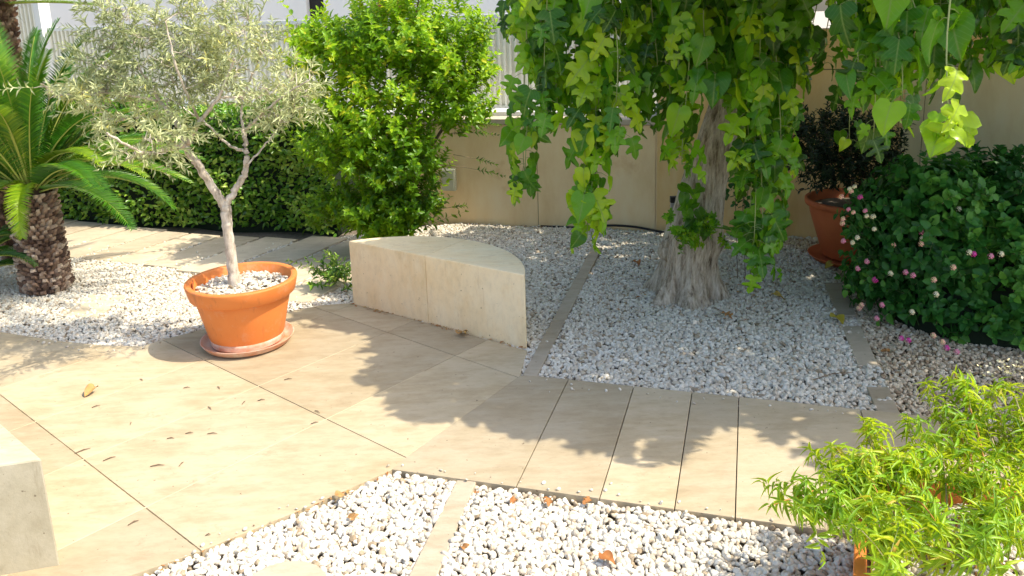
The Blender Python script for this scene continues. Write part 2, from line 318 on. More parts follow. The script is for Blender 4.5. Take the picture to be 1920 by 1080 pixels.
def vnoise(P, s, seed=0):                           # cheap smooth 2-D noise from sines
    r = np.random.default_rng(seed); o = 0
    for k in range(6):
        a = r.random()*6.28; f = s*(.6+1.3*r.random()); o = o+np.sin((P[:, 0]*math.cos(a)+P[:, 1]*math.sin(a))*f+r.random()*6.28)
    return o/2.4
def shade(P, s, seed=1):                            # per-leaf tone that varies in clumps
    q = np.stack([P[:, 0]+P[:, 2]*.7, P[:, 1]*.6+P[:, 2]], 1)
    return np.clip(.5+.16*vnoise(q, s, seed)+rng.normal(scale=.2, size=len(P)), 0, 1)
# ================================================================ SETTING
bm = MB(); bm.add([(-200, -100, -.062), (200, -100, -.062), (200, 250, -.062), (-200, 250, -.062)], [(0, 1, 2, 3)])
tag(bm.build('ground', M['ground']), kind='structure')
bm = MB(); bm.add([(-7, 1, -.05), (5.5, 1, -.05), (5.5, 8.5, -.05), (-7, 9.2, -.05)], [(0, 1, 2, 3)])
tag(bm.build('soil_bed', M['soil']), kind='structure')
# ---- patio: slabs clipped to the patio's outline
aD = np.array([.762, -.647]); tD = np.array([.647, .762])
front = [(-5.5, .6), (-2.3, 2.18), G2(240, 1080), G2(300, 1060), G2(370, 1035), G2(480, 990), G2(600, 940), G2(735, 880)]
seam = [G2(767, 853), G2(975, 705), G2(988, 657)]
back = [(-1.17, 5.43), G2(603, 572), G2(533, 586), G2(455, 600), G2(377, 618), G2(300, 638), G2(267, 649), G2(200, 648), G2(120, 640), G2(50, 630), G2(0, 622), (-5.5, 5.35)]
patio = front+seam+back
def clip(poly, nx, ny, d):                          # keep nx*x+ny*y <= d
    out = []; n = len(poly)
    for i in range(n):
        p, q = poly[i], poly[(i+1) % n]; a = nx*p[0]+ny*p[1]-d; b = nx*q[0]+ny*q[1]-d
        if a <= 0: out.append(p)
        if (a < 0 < b) or (b < 0 < a): s_ = a/(a-b); out.append((p[0]+(q[0]-p[0])*s_, p[1]+(q[1]-p[1])*s_))
    return out
bm = MB(); base = MB()
tl = [-2, -.64, .31, 1.262, 2.205, 3.16, 4.1, 5.1, 6.2, 7.5]; al = [-9, -8.04, -7.43, -6.82, -6.21, -5.6, -4.98, -4.38, -3.79, -3.17, -2.5, -1.9, 0, 2]
for i in range(len(tl)-1):
    for j in range(len(al)-1):
        q = patio; off = 0 if i < 5 else .05
        for nx, ny, d in ((tD[0], tD[1], tl[i+1]-.0024), (-tD[0], -tD[1], -tl[i]-.0024), (aD[0], aD[1], al[j+1]-.0016), (-aD[0], -aD[1], -al[j]-.0016)):
            q = clip(q, nx, ny, d)
            if len(q) < 3: break
        if len(q) >= 3: bm.prism(q, -.045, 0, rng.random())
gr = MB()
for j in range(1, len(al)-1):
    q = patio
    for nx, ny, d in ((aD[0], aD[1], al[j]+.003), (-aD[0], -aD[1], -al[j]+.003), (tD[0], tD[1], 2.9)): q = clip(q, nx, ny, d)
    if len(q) >= 3: gr.prism(q, -.044, -.0012)
gj = MB()
for i in range(1, len(tl)-1):
    q = patio
    for nx, ny, d in ((tD[0], tD[1], tl[i]+.0035), (-tD[0], -tD[1], -tl[i]+.0035)): q = clip(q, nx, ny, d)
    if len(q) >= 3: gj.prism(q, -.043, -.004)
t = NT('joint_dirt'); M['jdirt'] = t.base(t.ramp(t.noise(t.coord(), 14, 6, .8), [(.35, k4(.06, .04, .02)), (.6, k4(.36, .27, .16))]), .95); tag(gj.build('patio_joint', M['jdirt']), kind='structure')
t = NT('grout'); M['grout'] = t.base(k4(.60, .50, .33), .9); tag(gr.build('patio_grout', M['grout']), kind='structure')
o = bm.build('patio', M['paving'], bevel=.0018); tag(o, kind='structure')
# ---- raised stone path of cross slabs
qD = np.array([.958, -.287]); pD = np.array([.287, .958])
pf = lambda q, p: tuple(qD*q+pD*p)
pathp = [G2(735, 880), G2(767, 853), G2(975, 705), (.05, 4.168), pf(.57, 4.005), pf(2.9, 4.0), pf(2.9, 2.95), pf(.1, 2.95)]
ql = [-2, -.905, -.54, -.23, .01, .60, .95, 1.3, 1.65, 2.0, 2.35, 2.9]
sx, sy = np.array(G2(767, 853)), np.array(G2(975, 705)); sn = nrm(np.array([-(sy-sx)[1], (sy-sx)[0]]))
bm = MB()
for j in range(len(ql)-1):
    q = pathp
    for nx, ny, d in ((qD[0], qD[1], ql[j+1]-.0022), (-qD[0], -qD[1], -ql[j]-.0022), (sn[0], sn[1], sn@sx-.0015)): q = clip(q, nx, ny, d)
    if len(q) >= 3: bm.prism(q, -.045, .001, rng.random())
tag(bm.build('path', M['path'], bevel=.002), kind='structure')
# ---- walkway of long slabs by the hedge
dv = np.array([.43, .90]); dv = dv/np.linalg.norm(dv); nl_ = np.array([.937, -.35])
slabs = []
for s0, s1, ext, l1 in ((-2.1, -1.72, 0, .75), (-1.68, -1.3, 0, .75), (-1.26, -.88, 0, .72), (-.84, -.45, 0, .7), (-.41, -.03, 0, .68), (.0, .30, 0, .62), (.34, .68, 0, .62), (.73, 1.1, 0, .66), (1.14, 1.5, 0.05, .7), (1.55, 1.93, .12, .85), (1.98, 2.33, .30, .85), (2.38, 2.70, .42, .9)):
    o0 = np.array([-3.87, 6.8]); a = o0+nl_*s0-dv*ext; b = o0+nl_*s1-dv*ext
    l1 += .32; slabs.append([tuple(a), tuple(b), tuple(b+dv*(l1+ext)), tuple(a+dv*(l1+ext))])
slabs.append([G2(105, 590), G2(180, 592), G2(240, 552), G2(175, 548)])
bm = MB()
for i, q in enumerate(slabs): bm.prism(q, -.045, -.003 if i < len(slabs)-1 else -.010, rng.random())
tag(bm.build('walkway', M['walk'], bevel=.003), kind='structure')
# ---- kerb strips
def kerb(pts, n=1, z=.004):
    bm = MB(); (a0, a1, b1, b0) = [np.array(p) for p in pts]
    for i in range(n):
        u, v = i/n+.001, (i+1)/n-.001
        bm.prism([tuple(a0+(b0-a0)*u), tuple(a1+(b1-a1)*u), tuple(a1+(b1-a1)*v), tuple(a0+(b0-a0)*v)], -.045, z, rng.random())
    return tag(bm.build('kerb_strip', M['strip'], bevel=.003), kind='structure')
K1 = [G2(980, 704), G2(1007, 706), (.765, 6.61), (.675, 6.61)]; kerb(K1, 3)
K2 = [G2(857, 898), G2(893, 900), (-.56+.12, 1.95), (-.56, 1.95)]; kerb(K2, 1, -.004)
K3 = [G2(1545, 528), G2(1578, 528), G2(1692, 782), G2(1650, 782)]; K3s = []
for u0, u1 in ((0, .32), (.41, .70), (.83, 1)):
    a_, b_, c_, d_ = [np.array(p_) for p_ in K3]; K3s.append([tuple(a_+(d_-a_)*u0), tuple(b_+(c_-b_)*u0), tuple(b_+(c_-b_)*u1), tuple(a_+(d_-a_)*u1)]); kerb(K3s[-1], 1, -.008)
# ---- bench footprint
BL = np.array([-1.165, 5.41]); BR = np.array([.06, 4.545]); ch = np.linalg.norm(BR-BL); bu = (BR-BL)/ch; bn = np.array([-bu[1], bu[0]])
sag = .44; rr = ((ch/2)**2+sag**2)/(2*sag); bc = (BL+BR)/2+bn*(sag-rr); th = math.asin(ch/2/rr)
arc = [tuple(bc+rr*(math.sin(a)*bu+math.cos(a)*bn)) for a in np.linspace(th, -th, 40)]
benchp = [tuple(BL), tuple(BR)]+arc[1:-1]
# ---------------------------------------------------------------- gravel
def pebble_templates():
    out = []
    for sub, cnt in ((2, 6), (1, 6)):
        for k in range(cnt):
            b = bmesh.new(); bmesh.ops.create_icosphere(b, subdivisions=sub, radius=.5)
            v = np.array([x.co[:] for x in b.verts]); f = np.array([[y.index for y in x.verts] for x in b.faces]); b.free()
            for _ in range(9):                      # knock facets off
                n = rand_dir(1)[0]; d = .30+.14*rng.random(); s_ = v@n; v = v-np.maximum(s_-d, 0)[:, None]*n*.92
            v = v/np.abs(v).max(); out.append((sub, v*.5, f))
    return out
PT = pebble_templates()
def pebbles(name, mat, P, size, hi, z0=-.022, bumpz=True, parent=None, label=None):
    n = len(P); V = []; T = []; Rr = []; off = 0; var = rng.integers(0, 6, n); hi = np.broadcast_to(hi, (n,))
    for h in (True, False):
        for k in range(6):
            i = np.where((var == k) & (hi == h))[0]
            if not len(i): continue
            _, v, f = PT[k if h else k+6]; m = len(i)
            q = nrm(rng.normal(size=(m, 4))); tilt = .35; q[:, 1:3] *= tilt; q = nrm(q)
            w_, x, y, z = q.T
            Rm = np.stack([1-2*(y*y+z*z), 2*(x*y-z*w_), 2*(x*z+y*w_), 2*(x*y+z*w_), 1-2*(x*x+z*z), 2*(y*z-x*w_), 2*(x*z-y*w_), 2*(y*z+x*w_), 1-2*(x*x+y*y)], 1).reshape(m, 3, 3)
            sc = size[i][:, None]*np.stack([1.0+.5*rng.random(m), .75+.35*rng.random(m), .55+.3*rng.random(m)], 1)
            co = np.einsum('nij,nkj->nki', Rm, v[None]*sc[:, None])+P[i][:, None]
            V.append(co.reshape(-1, 3)); T.append((f[None]+(np.arange(m)*len(v))[:, None, None]).reshape(-1, 3)+off); off += m*len(v)
            Rr.append(np.repeat(rng.random(m), len(v)))
    return np_mesh(name, np.concatenate(V), np.concatenate(T), mat, parent, np.concatenate(Rr), None, False)
def bed(poly, excl, sp, size, seed=0):
    xs = [p[0] for p in poly]; ys = [p[1] for p in poly]
    gx, gy = np.meshgrid(np.arange(min(xs), max(xs), sp), np.arange(min(ys), max(ys), sp*.87))
    gx = gx+(np.arange(gy.shape[0]) % 2)[:, None]*sp/2
    P = np.stack([gx.ravel(), gy.ravel()], 1)+rng.normal(scale=sp*.28, size=(gx.size, 2)); P = P[in_poly(P, poly)]
    for e, keep in excl:
        m = in_poly(P, e)
        if keep: m &= rng.random(len(P)) > keep
        P = P[~m]
    # drop what no eye near the photo could see
    vx = P[:, 0]/P[:, 1]; P = P[(np.abs(vx) < .80)]
    z = -.020+.006*vnoise(P, 9, 3)+rng.normal(scale=.004, size=len(P))
    return np.column_stack([P, z]), size*(.75+.55*rng.random(len(P)))
sc_ = np.array([-.87, 2.47]); stp = [tuple(sc_+np.array([.165*math.cos(a), .17*math.sin(a)])) for a in np.linspace(0, 6.283, 48, endpoint=False)]
frontbed = [(-2.35, 2.1)]+front[2:]+[pf(.1, 2.945), pf(2.9, 2.945), (3.2, 1.85), (-2.35, 1.85)]
P, s = bed([(x, y-.004) for x, y in frontbed], [(K2, 0), ([G2(470, 1095), G2(480, 1062), G2(510, 1046), G2(545, 1040), G2(580, 1048), G2(604, 1064), G2(614, 1100)], 0)] if 0 else [(K2, 0), (stp, 0)], .0198, .0275)
tag(pebbles('gravel', M['pebble'], P, s, True), kind='stuff')
bigbed = [pf(-1.12, 4.03), pf(2.9, 4.01), (4.4, 4.8), (3.32, 6.62), (-.54, 7.64), (-1.4, 7.4), (-2.0, 7.1), (-3.2, 7.3), (-5.3, 7.5), (-5.4, 5.36)]+back[::-1][1:]+[G2(988, 657), G2(975, 700)]
tanp = [G2(1578, 528), G2(1692, 782), (3.3, 3.5), (4.4, 4.8), (3.32, 6.62), (2.2, 6.85), G2(1545, 480)]
ex = [(benchp, 0), (K1, .05)]+[(q_, .13) for q_ in K3s]+[(q, .10 if i > 7 else .06) for i, q in enumerate(slabs[:-1])]+[(slabs[-1], .3)]
P, s = bed(bigbed, ex+[(tanp, 0)], .0215, .0290)
P = P[:]; near = P[:, 1] < 4.9
tag(pebbles('gravel', M['pebble'], P, s, near), kind='stuff')
P, s = bed(bigbed, [(q_, .13) for q_ in K3s], .021, .026); m = in_poly(P[:, :2], tanp)
tag(pebbles('gravel', M['tanpebble'], P[m], s[m], False), kind='stuff')
# stray stones on the path and the patio's edge
sp = np.array([G(x, y, .006) for x, y in [(735+k*700/26+rng.normal()*9, 880+k*100/26-2-abs(rng.normal())*9) for k in range(27)]+[(1000+k*600/22+rng.normal()*8, 712+k*59/22+abs(rng.normal())*7) for k in range(23)]+[(60+k*11, 636+(12 if k > 5 else 2)+abs(rng.normal())*8) for k in range(20)]+[(300+k*16, 1066-k*6.4-abs(rng.normal())*10) for k in range(22)]+list(((1076, 731), (1146, 906), (1025, 712), (1215, 738), (360, 622), (300, 642), (1580, 775)))]); tag(pebbles('stray_pebbles', M['pebble'], sp, .006+.016*rng.random(len(sp))**2, True), kind='stuff')
# ================================================================ STONE THINGS
bnch = empty('stone_bench', (*((BL+BR)/2+bn*.15), 0), 'half moon shaped pale stone bench on the white gravel at the patio edge', 'bench')
ub_ = float((G(806, 604)[:2]-BL)@bu); cd = float(bu@BL+ub_)
MB().prism(clip(benchp, bu[0], bu[1], cd-.0012), -.05, .47, .45).build('block', M['bench'], bnch, bevel=.006)
MB().prism(clip(benchp, -bu[0], -bu[1], -cd-.0012), -.05, .4702, .65).build('block', M['bench'], bnch, bevel=.006)
c0 = np.array(G2(78, 860, .45)); c1 = np.array(G2(0, 792, .45)); e1 = nrm(c1-c0); e2 = np.array([-.97, -.24])
blk = [tuple(c0), tuple(c0+e1*1.1), tuple(c0+e1*1.1+e2*1.0), tuple(c0+e2*1.0)]
tag(MB().prism(blk, -.05, .45, .7).build('stone_block', M['block'], bevel=.008), 'pale weathered stone block seat cut off at the left foreground', 'bench')
stp = [G2(x, y) for x, y in ((470, 1095), (480, 1062), (510, 1046), (545, 1040), (580, 1048), (604, 1064), (614, 1100))]
sc_ = np.array([-.87, 2.47]); stp = [tuple(sc_+np.array([.165*math.cos(a), .17*math.sin(a)])) for a in np.linspace(0, 6.283, 48, endpoint=False)]
tag(MB().prism(stp, -.045, .004, .5).build('stepping_stone', M['strip'], bevel=.004), 'round pale stepping stone set in gravel at the bottom edge', 'stepping stone')
# ================================================================ WALLS AND BUILDING
W0 = np.array([-.54, 7.66]); wu = nrm(np.array([1.97, -.52])); wn = np.array([-wu[1], wu[0]])   # wn points away from the camera
def wp(s_, d=0): return tuple(W0+wu*s_+wn*d)
def wbox(b, s0, s1, d0, d1, z0, z1, r=.5): b.prism([wp(s0, d0), wp(s1, d0), wp(s1, d1), wp(s0, d1)], z0, z1, r)
low = empty('garden_wall', (*wp(0), 0), 'low beige rendered wall with grimy cap below the ribbed fence', 'wall')
b = MB(); wbox(b, -6.5, 1.93, .012, .16, -.06, .975); b.build('core', M['joint'], low)
b = MB(); js = [-6.5, -5.3, -4.1, -2.9, -1.7, -.5, .77, 1.925]
s1 = (G(1012, 418)[:2]-W0)@wu; s2 = (G(1231, 426)[:2]-W0)@wu; js = [s1-1.15*k for k in (6, 5, 4, 3, 2, 1)]+[s1, s2, 1.93]
for a, c_ in zip(js[:-1], js[1:]): wbox(b, a+.003, c_-.003, 0, .011, -.055, .97, rng.random())
b.build('panel', M['wall'], low)
b = MB(); wbox(b, -6.5, 1.93, -.025, .20, .977, 1.03); b.build('cap', M['cap'], low, bevel=.006)
b = MB(); wbox(b, -7, 1.93, .21, .555, .6, 1.068); tag(b.build('ledge', M['white']), 'white sunlit ledge between the low wall cap and the ribbed fence', 'ledge')
# fence
fe = empty('corrugated_fence', (*wp(0, .6), 1.07), 'long pale ribbed metal fence panel behind the low wall', 'fence')
def ribbed(s0, s1, d, z0, z1):
    n = int((s1-s0)/.058); pr = []
    for i in range(n):
        s_ = s0+i*.058; pr += [(s_, 0), (s_+.028, 0), (s_+.033, -.032), (s_+.053, -.032)]
    v = [(*wp(a, d+e), z) for z in (z0, z1) for a, e in pr]; m = len(pr)
    return MB().add(v, [(i, i+1, m+i+1, m+i) for i in range(m-1)])
ribbed(-5.18, 1.95, .60, 1.046, 1.96).build('ribbed_sheet', M['sheet'], fe)
b = MB(); wbox(b, -5.18, 1.95, .565, .63, 1.962, 2.005); b.build('top_rail', M['white'], fe, bevel=.004)
b = MB(); wbox(b, -5.18, 1.95, .558, .574, 1.07, 1.09); b.build('bottom_rail', M['sheet'], fe)
for s_ in (.02, -1.7, -3.4):
    b = MB(); wbox(b, s_, s_+.05, .562, .575, 1.08, 1.96); b.build('post', M['white'], fe)
pb = at(108, 58, 8.9)
fe2 = empty('tall_corrugated_fence', (*wp(-6, .7), 0), 'taller ribbed metal fence behind the palm trunk at upper left', 'fence')
ribbed(-9.5, -5.24, .62, 1.0, 2.9).build('ribbed_sheet', M['sheet'], fe2)
b = MB(); wbox(b, -5.24, -5.16, .5, .66, 1.90, 2.9); b.build('end_post', M['white'], fe2, bevel=.004)
# building behind
bd = empty('white_building', (*wp(-2, 3.5), 0), 'white rendered house behind the ribbed fence with dark openings', 'building')
def opening(px0, px1, dep, z0, z1, name, mat):
    d0 = ray(px0, 10); d1 = ray(px1, 10); out = []
    for d in (d0, d1):
        k = ((W0+wn*dep)@wn)/(d[:2]@wn); out.append((d[:2]*k-W0)@wu)
    return out
DB = 3.5; z_hi = 5.0
ops = [(*opening(574, 607, DB, 0, 0, '', None), M['dark']), (*opening(702, 762, DB, 0, 0, '', None), M['door'])]
b = MB(); cur = -9.0
for a, c_, _ in ops:
    wbox(b, cur, a, DB, DB+.3, -.06, z_hi); wbox(b, a, c_, DB, DB+.3, 3.9, z_hi); wbox(b, a, c_, DB, DB+.3, -.06, 1.4) ; cur = c_
wbox(b, cur, 2.2, DB, DB+.3, -.06, z_hi); b.build('wall', M['building'], bd)
for (a, c_, m_), nm in zip(ops, ('window', 'door')):
    b = MB(); wbox(b, a+.002, c_-.002, DB+.10, DB+.14, 1.41, 3.89); b.build(nm, m_, bd)
b = MB(); wbox(b, -9, 2.2, DB-.25, DB-.01, 4.4, 4.5); b.build('string_course', M['white'], bd)
# tall tan wall to the right of the tree, and the side wall
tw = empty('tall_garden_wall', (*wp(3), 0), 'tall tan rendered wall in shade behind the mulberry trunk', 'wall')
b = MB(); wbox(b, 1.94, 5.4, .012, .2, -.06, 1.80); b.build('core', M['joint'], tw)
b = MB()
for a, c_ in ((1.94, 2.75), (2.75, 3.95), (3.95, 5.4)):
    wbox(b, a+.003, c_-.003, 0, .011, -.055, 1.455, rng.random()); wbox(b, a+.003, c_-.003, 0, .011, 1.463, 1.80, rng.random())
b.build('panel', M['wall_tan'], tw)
C0 = np.array(wp(3.98, -.003)); ru = nrm(np.array([.60, -.80])); rn = np.array([ru[1], -ru[0]])*-1
def rbox(b, s0, s1, d0, d1, z0, z1, r=.5):
    f = lambda s_, d: tuple(C0+ru*s_+rn*d); b.prism([f(s0, d0), f(s1, d0), f(s1, d1), f(s0, d1)], z0, z1, r)
rw = empty('side_garden_wall', (*C0, 0), 'pale beige side wall behind the flowering shrub at right', 'wall')
b = MB(); rbox(b, 0, 4.2, .012, .2, -.06, 1.49); b.build('core', M['joint'], rw)
b = MB()
for a, c_ in ((0, .17), (.17, .95), (.95, 1.75), (1.75, 2.55), (2.55, 3.35), (3.35, 4.2)): rbox(b, a+.004, c_-.004, 0, .011, -.055, 1.485, rng.random())
b.build('panel', M['wall_side'], rw)
b = MB(); rbox(b, 0, 4.2, -.004, .21, 1.492, 1.51); b.build('cap', M['cap'], rw)
# utility box on the low wall
sb = (G(845, 416)[:2]-W0)@wu
ub = empty('utility_box', (*wp(sb, -.05), .3), 'small grey green utility box mounted on the beige wall behind the shrub', 'box')
b = MB(); wbox(b, sb-.07, sb+.075, -.05, -.002, .32, .54); b.build('housing', M['boxpl'], ub, bevel=.006)
b = MB(); wbox(b, sb-.055, sb+.06, -.055, -.051, .335, .525); b.build('lid', M['boxpl'], ub, bevel=.002)
# hose
hp = [(*wp(x, -.05+y), -.004+z) for x, y, z in ((.85, .0, 0), (1.2, .0, .0), (1.4, .0, .02), (1.55, .01, .035), (1.75, .0, .03), (1.95, -.04, .01), (2.15, -.12, .0), (2.35, -.1, -.01))]
hp = np.array(hp); uu = np.linspace(0, 7, 60); hp = np.stack([np.interp(uu, range(8), hp[:, i]) for i in range(3)], 1)
for _ in range(6): hp[1:-1] = (hp[:-2]+2*hp[1:-1]+hp[2:])/4
tag(MB().tube(hp, .011, 8).build('garden_hose', M['rubber'], smooth=True), 'black rubber hose lying on gravel along the foot of the wall', 'hose')
# stake by the tree
sk = at(1262, 452, 5.75)
st_ = empty('tree_stake', (sk[0], sk[1], 0), 'short grey square stake beside the mulberry trunk', 'stake')
MB().prism([(sk[0]-.022, sk[1]-.02), (sk[0]+.022, sk[1]-.02), (sk[0]+.022, sk[1]+.02), (sk[0]-.022, sk[1]+.02)], -.05, .62).build('post', M['steel'], st_, bevel=.003)
MB().prism([(sk[0]-.026, sk[1]-.024), (sk[0]+.026, sk[1]-.024), (sk[0]+.026, sk[1]+.024), (sk[0]-.026, sk[1]+.024)], .595, .64).build('cap', M['rubber'], st_, bevel=.003)
# ================================================================ BIG TERRACOTTA POT WITH OLIVE
PC = np.array([-1.715, 4.765]); zr = .435
rt = (*PC, 0)
sauc = empty('pot_saucer', rt, 'terracotta saucer with white limescale under the olive pot', 'saucer')
MB().lathe([(0, .004), (.24, .004), (.262, .012), (.285, .045), (.288, .05), (.280, .05), (.262, .024), (.245, .018), (0, .018)], rt, 72).build('dish', M['saucer'], sauc, True)
pot = empty('terracotta_pot', rt, 'large bright orange terracotta pot holding the olive tree on the patio', 'plant pot')
MB().lathe([(0, .022), (.205, .022), (.215, .026), (.222, .045), (.289, zr-.105), (.289, zr-.098)], rt, 96).build('body', M['terra'], pot, True)
MB().lathe([(.289, zr-.098), (.314, zr-.098), (.320, zr-.092), (.339, zr-.012), (.338, zr-.003), (.330, zr), (.308, zr), (.300, zr-.006), (.285, zr-.10), (.27, zr-.16)], rt, 96).build('rim', M['terra'], pot, True)
MB().lathe([(.2235, .028), (.2245, .047), (.2285, .068), (.2275, .068)], rt, 96).build('limescale_ring', M['saucer'], pot, True)
n = 900; a = rng.random(n)*6.283; r_ = np.sqrt(rng.random(n))*.283; PP = np.stack([PC[0]+r_*np.cos(a), PC[1]+r_*np.sin(a), zr-.062+.008*rng.normal(size=n)+.02*(1-r_/.28)], 1)
MB().lathe([(0, zr-.075), (.278, zr-.085)], rt, 32).build('potting_soil', M['soil'], pot)
tag(pebbles('pot_gravel', M['pebble'], PP, np.full(n, .024)*(.8+.4*rng.random(n)), True), kind='stuff')
MBk = MB(); MBk.prism([(PC[0]-.300, PC[1]-.03), (PC[0]-.272, PC[1]-.10), (PC[0]-.268, PC[1]-.098), (PC[0]-.296, PC[1]-.028)], zr-.10, zr-.004)
tag(MBk.build('pot_clip', M['terra_dull']), 'brown broken shard tucked inside the left rim of the olive pot', 'pot shard')
# olive tree
ol = empty('olive_tree', (*PC, zr-.06), 'silvery potted olive tree with bare forked pale trunk', 'tree')
def curve(pts, n=16, jit=0.):
    p = np.array(pts, float); m = len(p); u = np.linspace(0, m-1, n*(m-1)+1)
    q = np.stack([np.interp(u, range(m), p[:, i]) for i in range(p.shape[1])], 1)
    for _ in range(n): q[1:-1] = (q[:-2]+2*q[1:-1]+q[2:])/4
    return q
def limb(bm, pts, jit=0., k=10):
    q = curve(pts, 8); P_ = q[:, :3].copy(); rd = q[:, 3]*(1+.04*np.sin(np.arange(len(q))*1.7)+.03*rng.normal(size=len(q)))
    P_ += rng.normal(scale=jit, size=P_.shape); bm.tube(P_, rd, k); return q
def A(x, y, Yd, r): p_ = at(x, y, Yd); return (*p_, r)
Yo = 4.765
b = MB(); limb(b, [A(441, 548, Yo, .042), A(436, 500, Yo, .033), A(428, 440, Yo, .030), A(424, 395, Yo, .034), A(421, 380, Yo, .029)], .002, 14); b.build('trunk', M['olive_bark'], ol, True)
limbs = [[A(422, 388, Yo, .034), A(395, 345, Yo-.02, .030), A(368, 305, Yo-.05, .028), A(345, 272, Yo-.06, .026)],
         [A(345, 272, Yo-.06, .024), A(315, 280, Yo-.2, .018), A(270, 292, Yo-.4, .012), A(200, 250, Yo-.6, .007)],
         [A(348, 272, Yo-.06, .022), A(340, 240, Yo, .018), A(300, 190, Yo+.1, .012), A(250, 110, Yo+.1, .006)],
         [A(352, 270, Yo-.06, .020), A(375, 225, Yo-.1, .016), A(410, 185, Yo-.15, .012), A(440, 110, Yo-.2, .006)],
         [A(424, 382, Yo, .026), A(445, 350, Yo+.03, .024), A(462, 320, Yo+.05, .022), A(463, 285, Yo+.05, .020), A(456, 240, Yo+.08, .015)],
         [A(463, 285, Yo+.05, .012), A(430, 275, Yo+.2, .010), A(380, 225, Yo+.3, .008), A(340, 200, Yo+.4, .005)],
         [A(458, 245, Yo+.05, .012), A(490, 215, Yo-.1, .010), A(530, 180, Yo-.15, .007), A(580, 150, Yo-.2, .004)],
         [A(456, 240, Yo+.05, .010), A(450, 190, Yo+.1, .009), A(480, 130, Yo+.1, .006), A(500, 60, Yo+.1, .004)],
         [A(372, 225, Yo, .010), A(330, 130, Yo-.3, .008), A(310, 40, Yo-.3, .004)],
         [A(300, 190, Yo+.1, .010), A(200, 170, Yo, .008), A(100, 180, Yo, .004)],
         [A(395, 183, Yo-.1, .010), A(470, 182, Yo-.1, .006), A(500, 184, Yo-.1, .003)],
         [A(462, 310, Yo, .008), A(500, 270, Yo+.1, .006), A(530, 225, Yo+.1, .003)]]
ends = []
limbs = [[(x_, y_, z_, r_*.84) for x_, y_, z_, r_ in q] for q in limbs]
for q in limbs:
    b = MB(); c_ = limb(b, q, .003, 8); b.build('branch', M['olive_bark'], ol, True); ends.append(c_[len(c_)//3:, :3])
# leafy volumes: (px, py, depth offset, rx, ry, rz, count)
vols = [(330, 70, 0, .36, .35, .24, 80), (200, 120, 0, .34, .35, .22, 72), (420, 90, 0, .32, .35, .22, 70), (150, 175, 0, .26, .3, .13, 56), (240, 200, 0, .36, .35, .18, 76), (330, 160, -.1, .34, .35, .2, 66),
        (290, 265, -.3, .26, .25, .10, 40), (410, 170, .1, .26, .3, .16, 34), (555, 160, 0, .22, .3, .20, 56), (520, 215, 0, .20, .25, .11, 34), (480, 60, 0, .2, .3, .16, 26), (370, 10, 0, .3, .3, .16, 32), (230, 40, 0, .25, .3, .15, 34), (570, 195, 0, .09, .2, .10, 12), (235, 290, -.4, .14, .2, .06, 14)]
Bs = []; Ds = []
for px, py, dy, rx, ry, rz, n in vols:
    n = int(n*.72); c_ = at(px, py, Yo+dy); d = rand_dir(n); rad = rng.random((n, 1))**.5
    kc = rand_dir(9)*rng.random((9, 1))**.5; kk = rng.integers(0, 9, n); Bs.append(c_+(kc[kk]*.80+d*rad*.36)*[rx*.92, ry, rz]); Ds.append(d*[1, 1, .7]+[0, 0, .35]+rng.normal(scale=.35, size=(n, 3)))
B = np.concatenate(Bs); D = np.concatenate(Ds); Ls = .12+.13*rng.random(len(B))
P, LD, LN, ln, wd, st = sprigs(B, D, Ls, 18, 46, True, .2, .3, .062, .165, .05, .38)
leaf_obj('crown', [leaves('', T_OLIVE, P, LD, LN, ln, wd, None, rnd=shade(P, 6, 11))], L['olive'], ol)
allp = np.concatenate(ends); nl0 = len(allp); order = np.argsort([((allp-x)**2).sum(1).min() for x in B]); rootp = np.zeros_like(B); pool = list(allp)
for i_ in order:
    pa_ = np.array(pool); dd_ = ((pa_-B[i_])**2).sum(1); dd_[pa_[:, 2] > B[i_][2]+.12] += .05; rootp[i_] = pa_[np.argmin(dd_)]; pool.append(B[i_])
mid = (rootp+B)/2+rng.normal(scale=.02, size=B.shape)+[0, 0, .02]
stems_mesh('twigs', np.stack([rootp, mid, B], 1), .0028, M['olive_bark'], ol, 4, .5)
stems_mesh('twigs', st, .0014, M['twig'], ol, 3)
# ================================================================ HEDGE
hd = empty('hedge', (-3.0, 7.2, 0), 'clipped dark green hedge in front of the ribbed fence', 'hedge')
def wall_s(x, y, d): dd = ray(x, y); k = ((W0+wn*d)@wn)/(dd[:2]@wn); return (dd[:2]*k-W0)@wu
h0, h1 = -6.2, -1.0
def hz_top(s_): return 1.20+.05*np.sin(s_*3.1)+.04*np.sin(s_*7.7+1)
n = 13500; ss = h0+(h1-h0)*rng.random(n); side = rng.random(n)
zz = rng.random(n)*1.0; tt = hz_top(ss); Z = zz*tt*1.0+.02
df = -.62-.05*np.sin(ss*5)-.05*np.sin(Z*9+ss*4)+.13*rng.random(n)**1.0   # front surface offset along wn
top = side < .28; dd_ = np.where(top, -.62+.55*rng.random(n), df); Z = np.where(top, tt-.1*rng.random(n), Z)
P = np.stack([W0[0]+wu[0]*ss+wn[0]*dd_, W0[1]+wu[1]*ss+wn[1]*dd_, Z], 1)
outd = np.where(top[:, None], [[0, 0, 1.]], [[-wn[0], -wn[1], .35]]); D = outd*.7+rng.normal(scale=.6, size=(n, 3)); N_ = outd*.9+[.55, 0, .5]+rng.normal(scale=.5, size=(n, 3))
leaf_obj('foliage', [leaves('', T_OVAL, P, D, N_, .045+.028*rng.random(n), .024+.013*rng.random(n), None, rnd=shade(P, 5, 5))], L['hedge'], hd)
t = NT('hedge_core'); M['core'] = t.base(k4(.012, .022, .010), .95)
b = MB(); nn = 40; prof = []
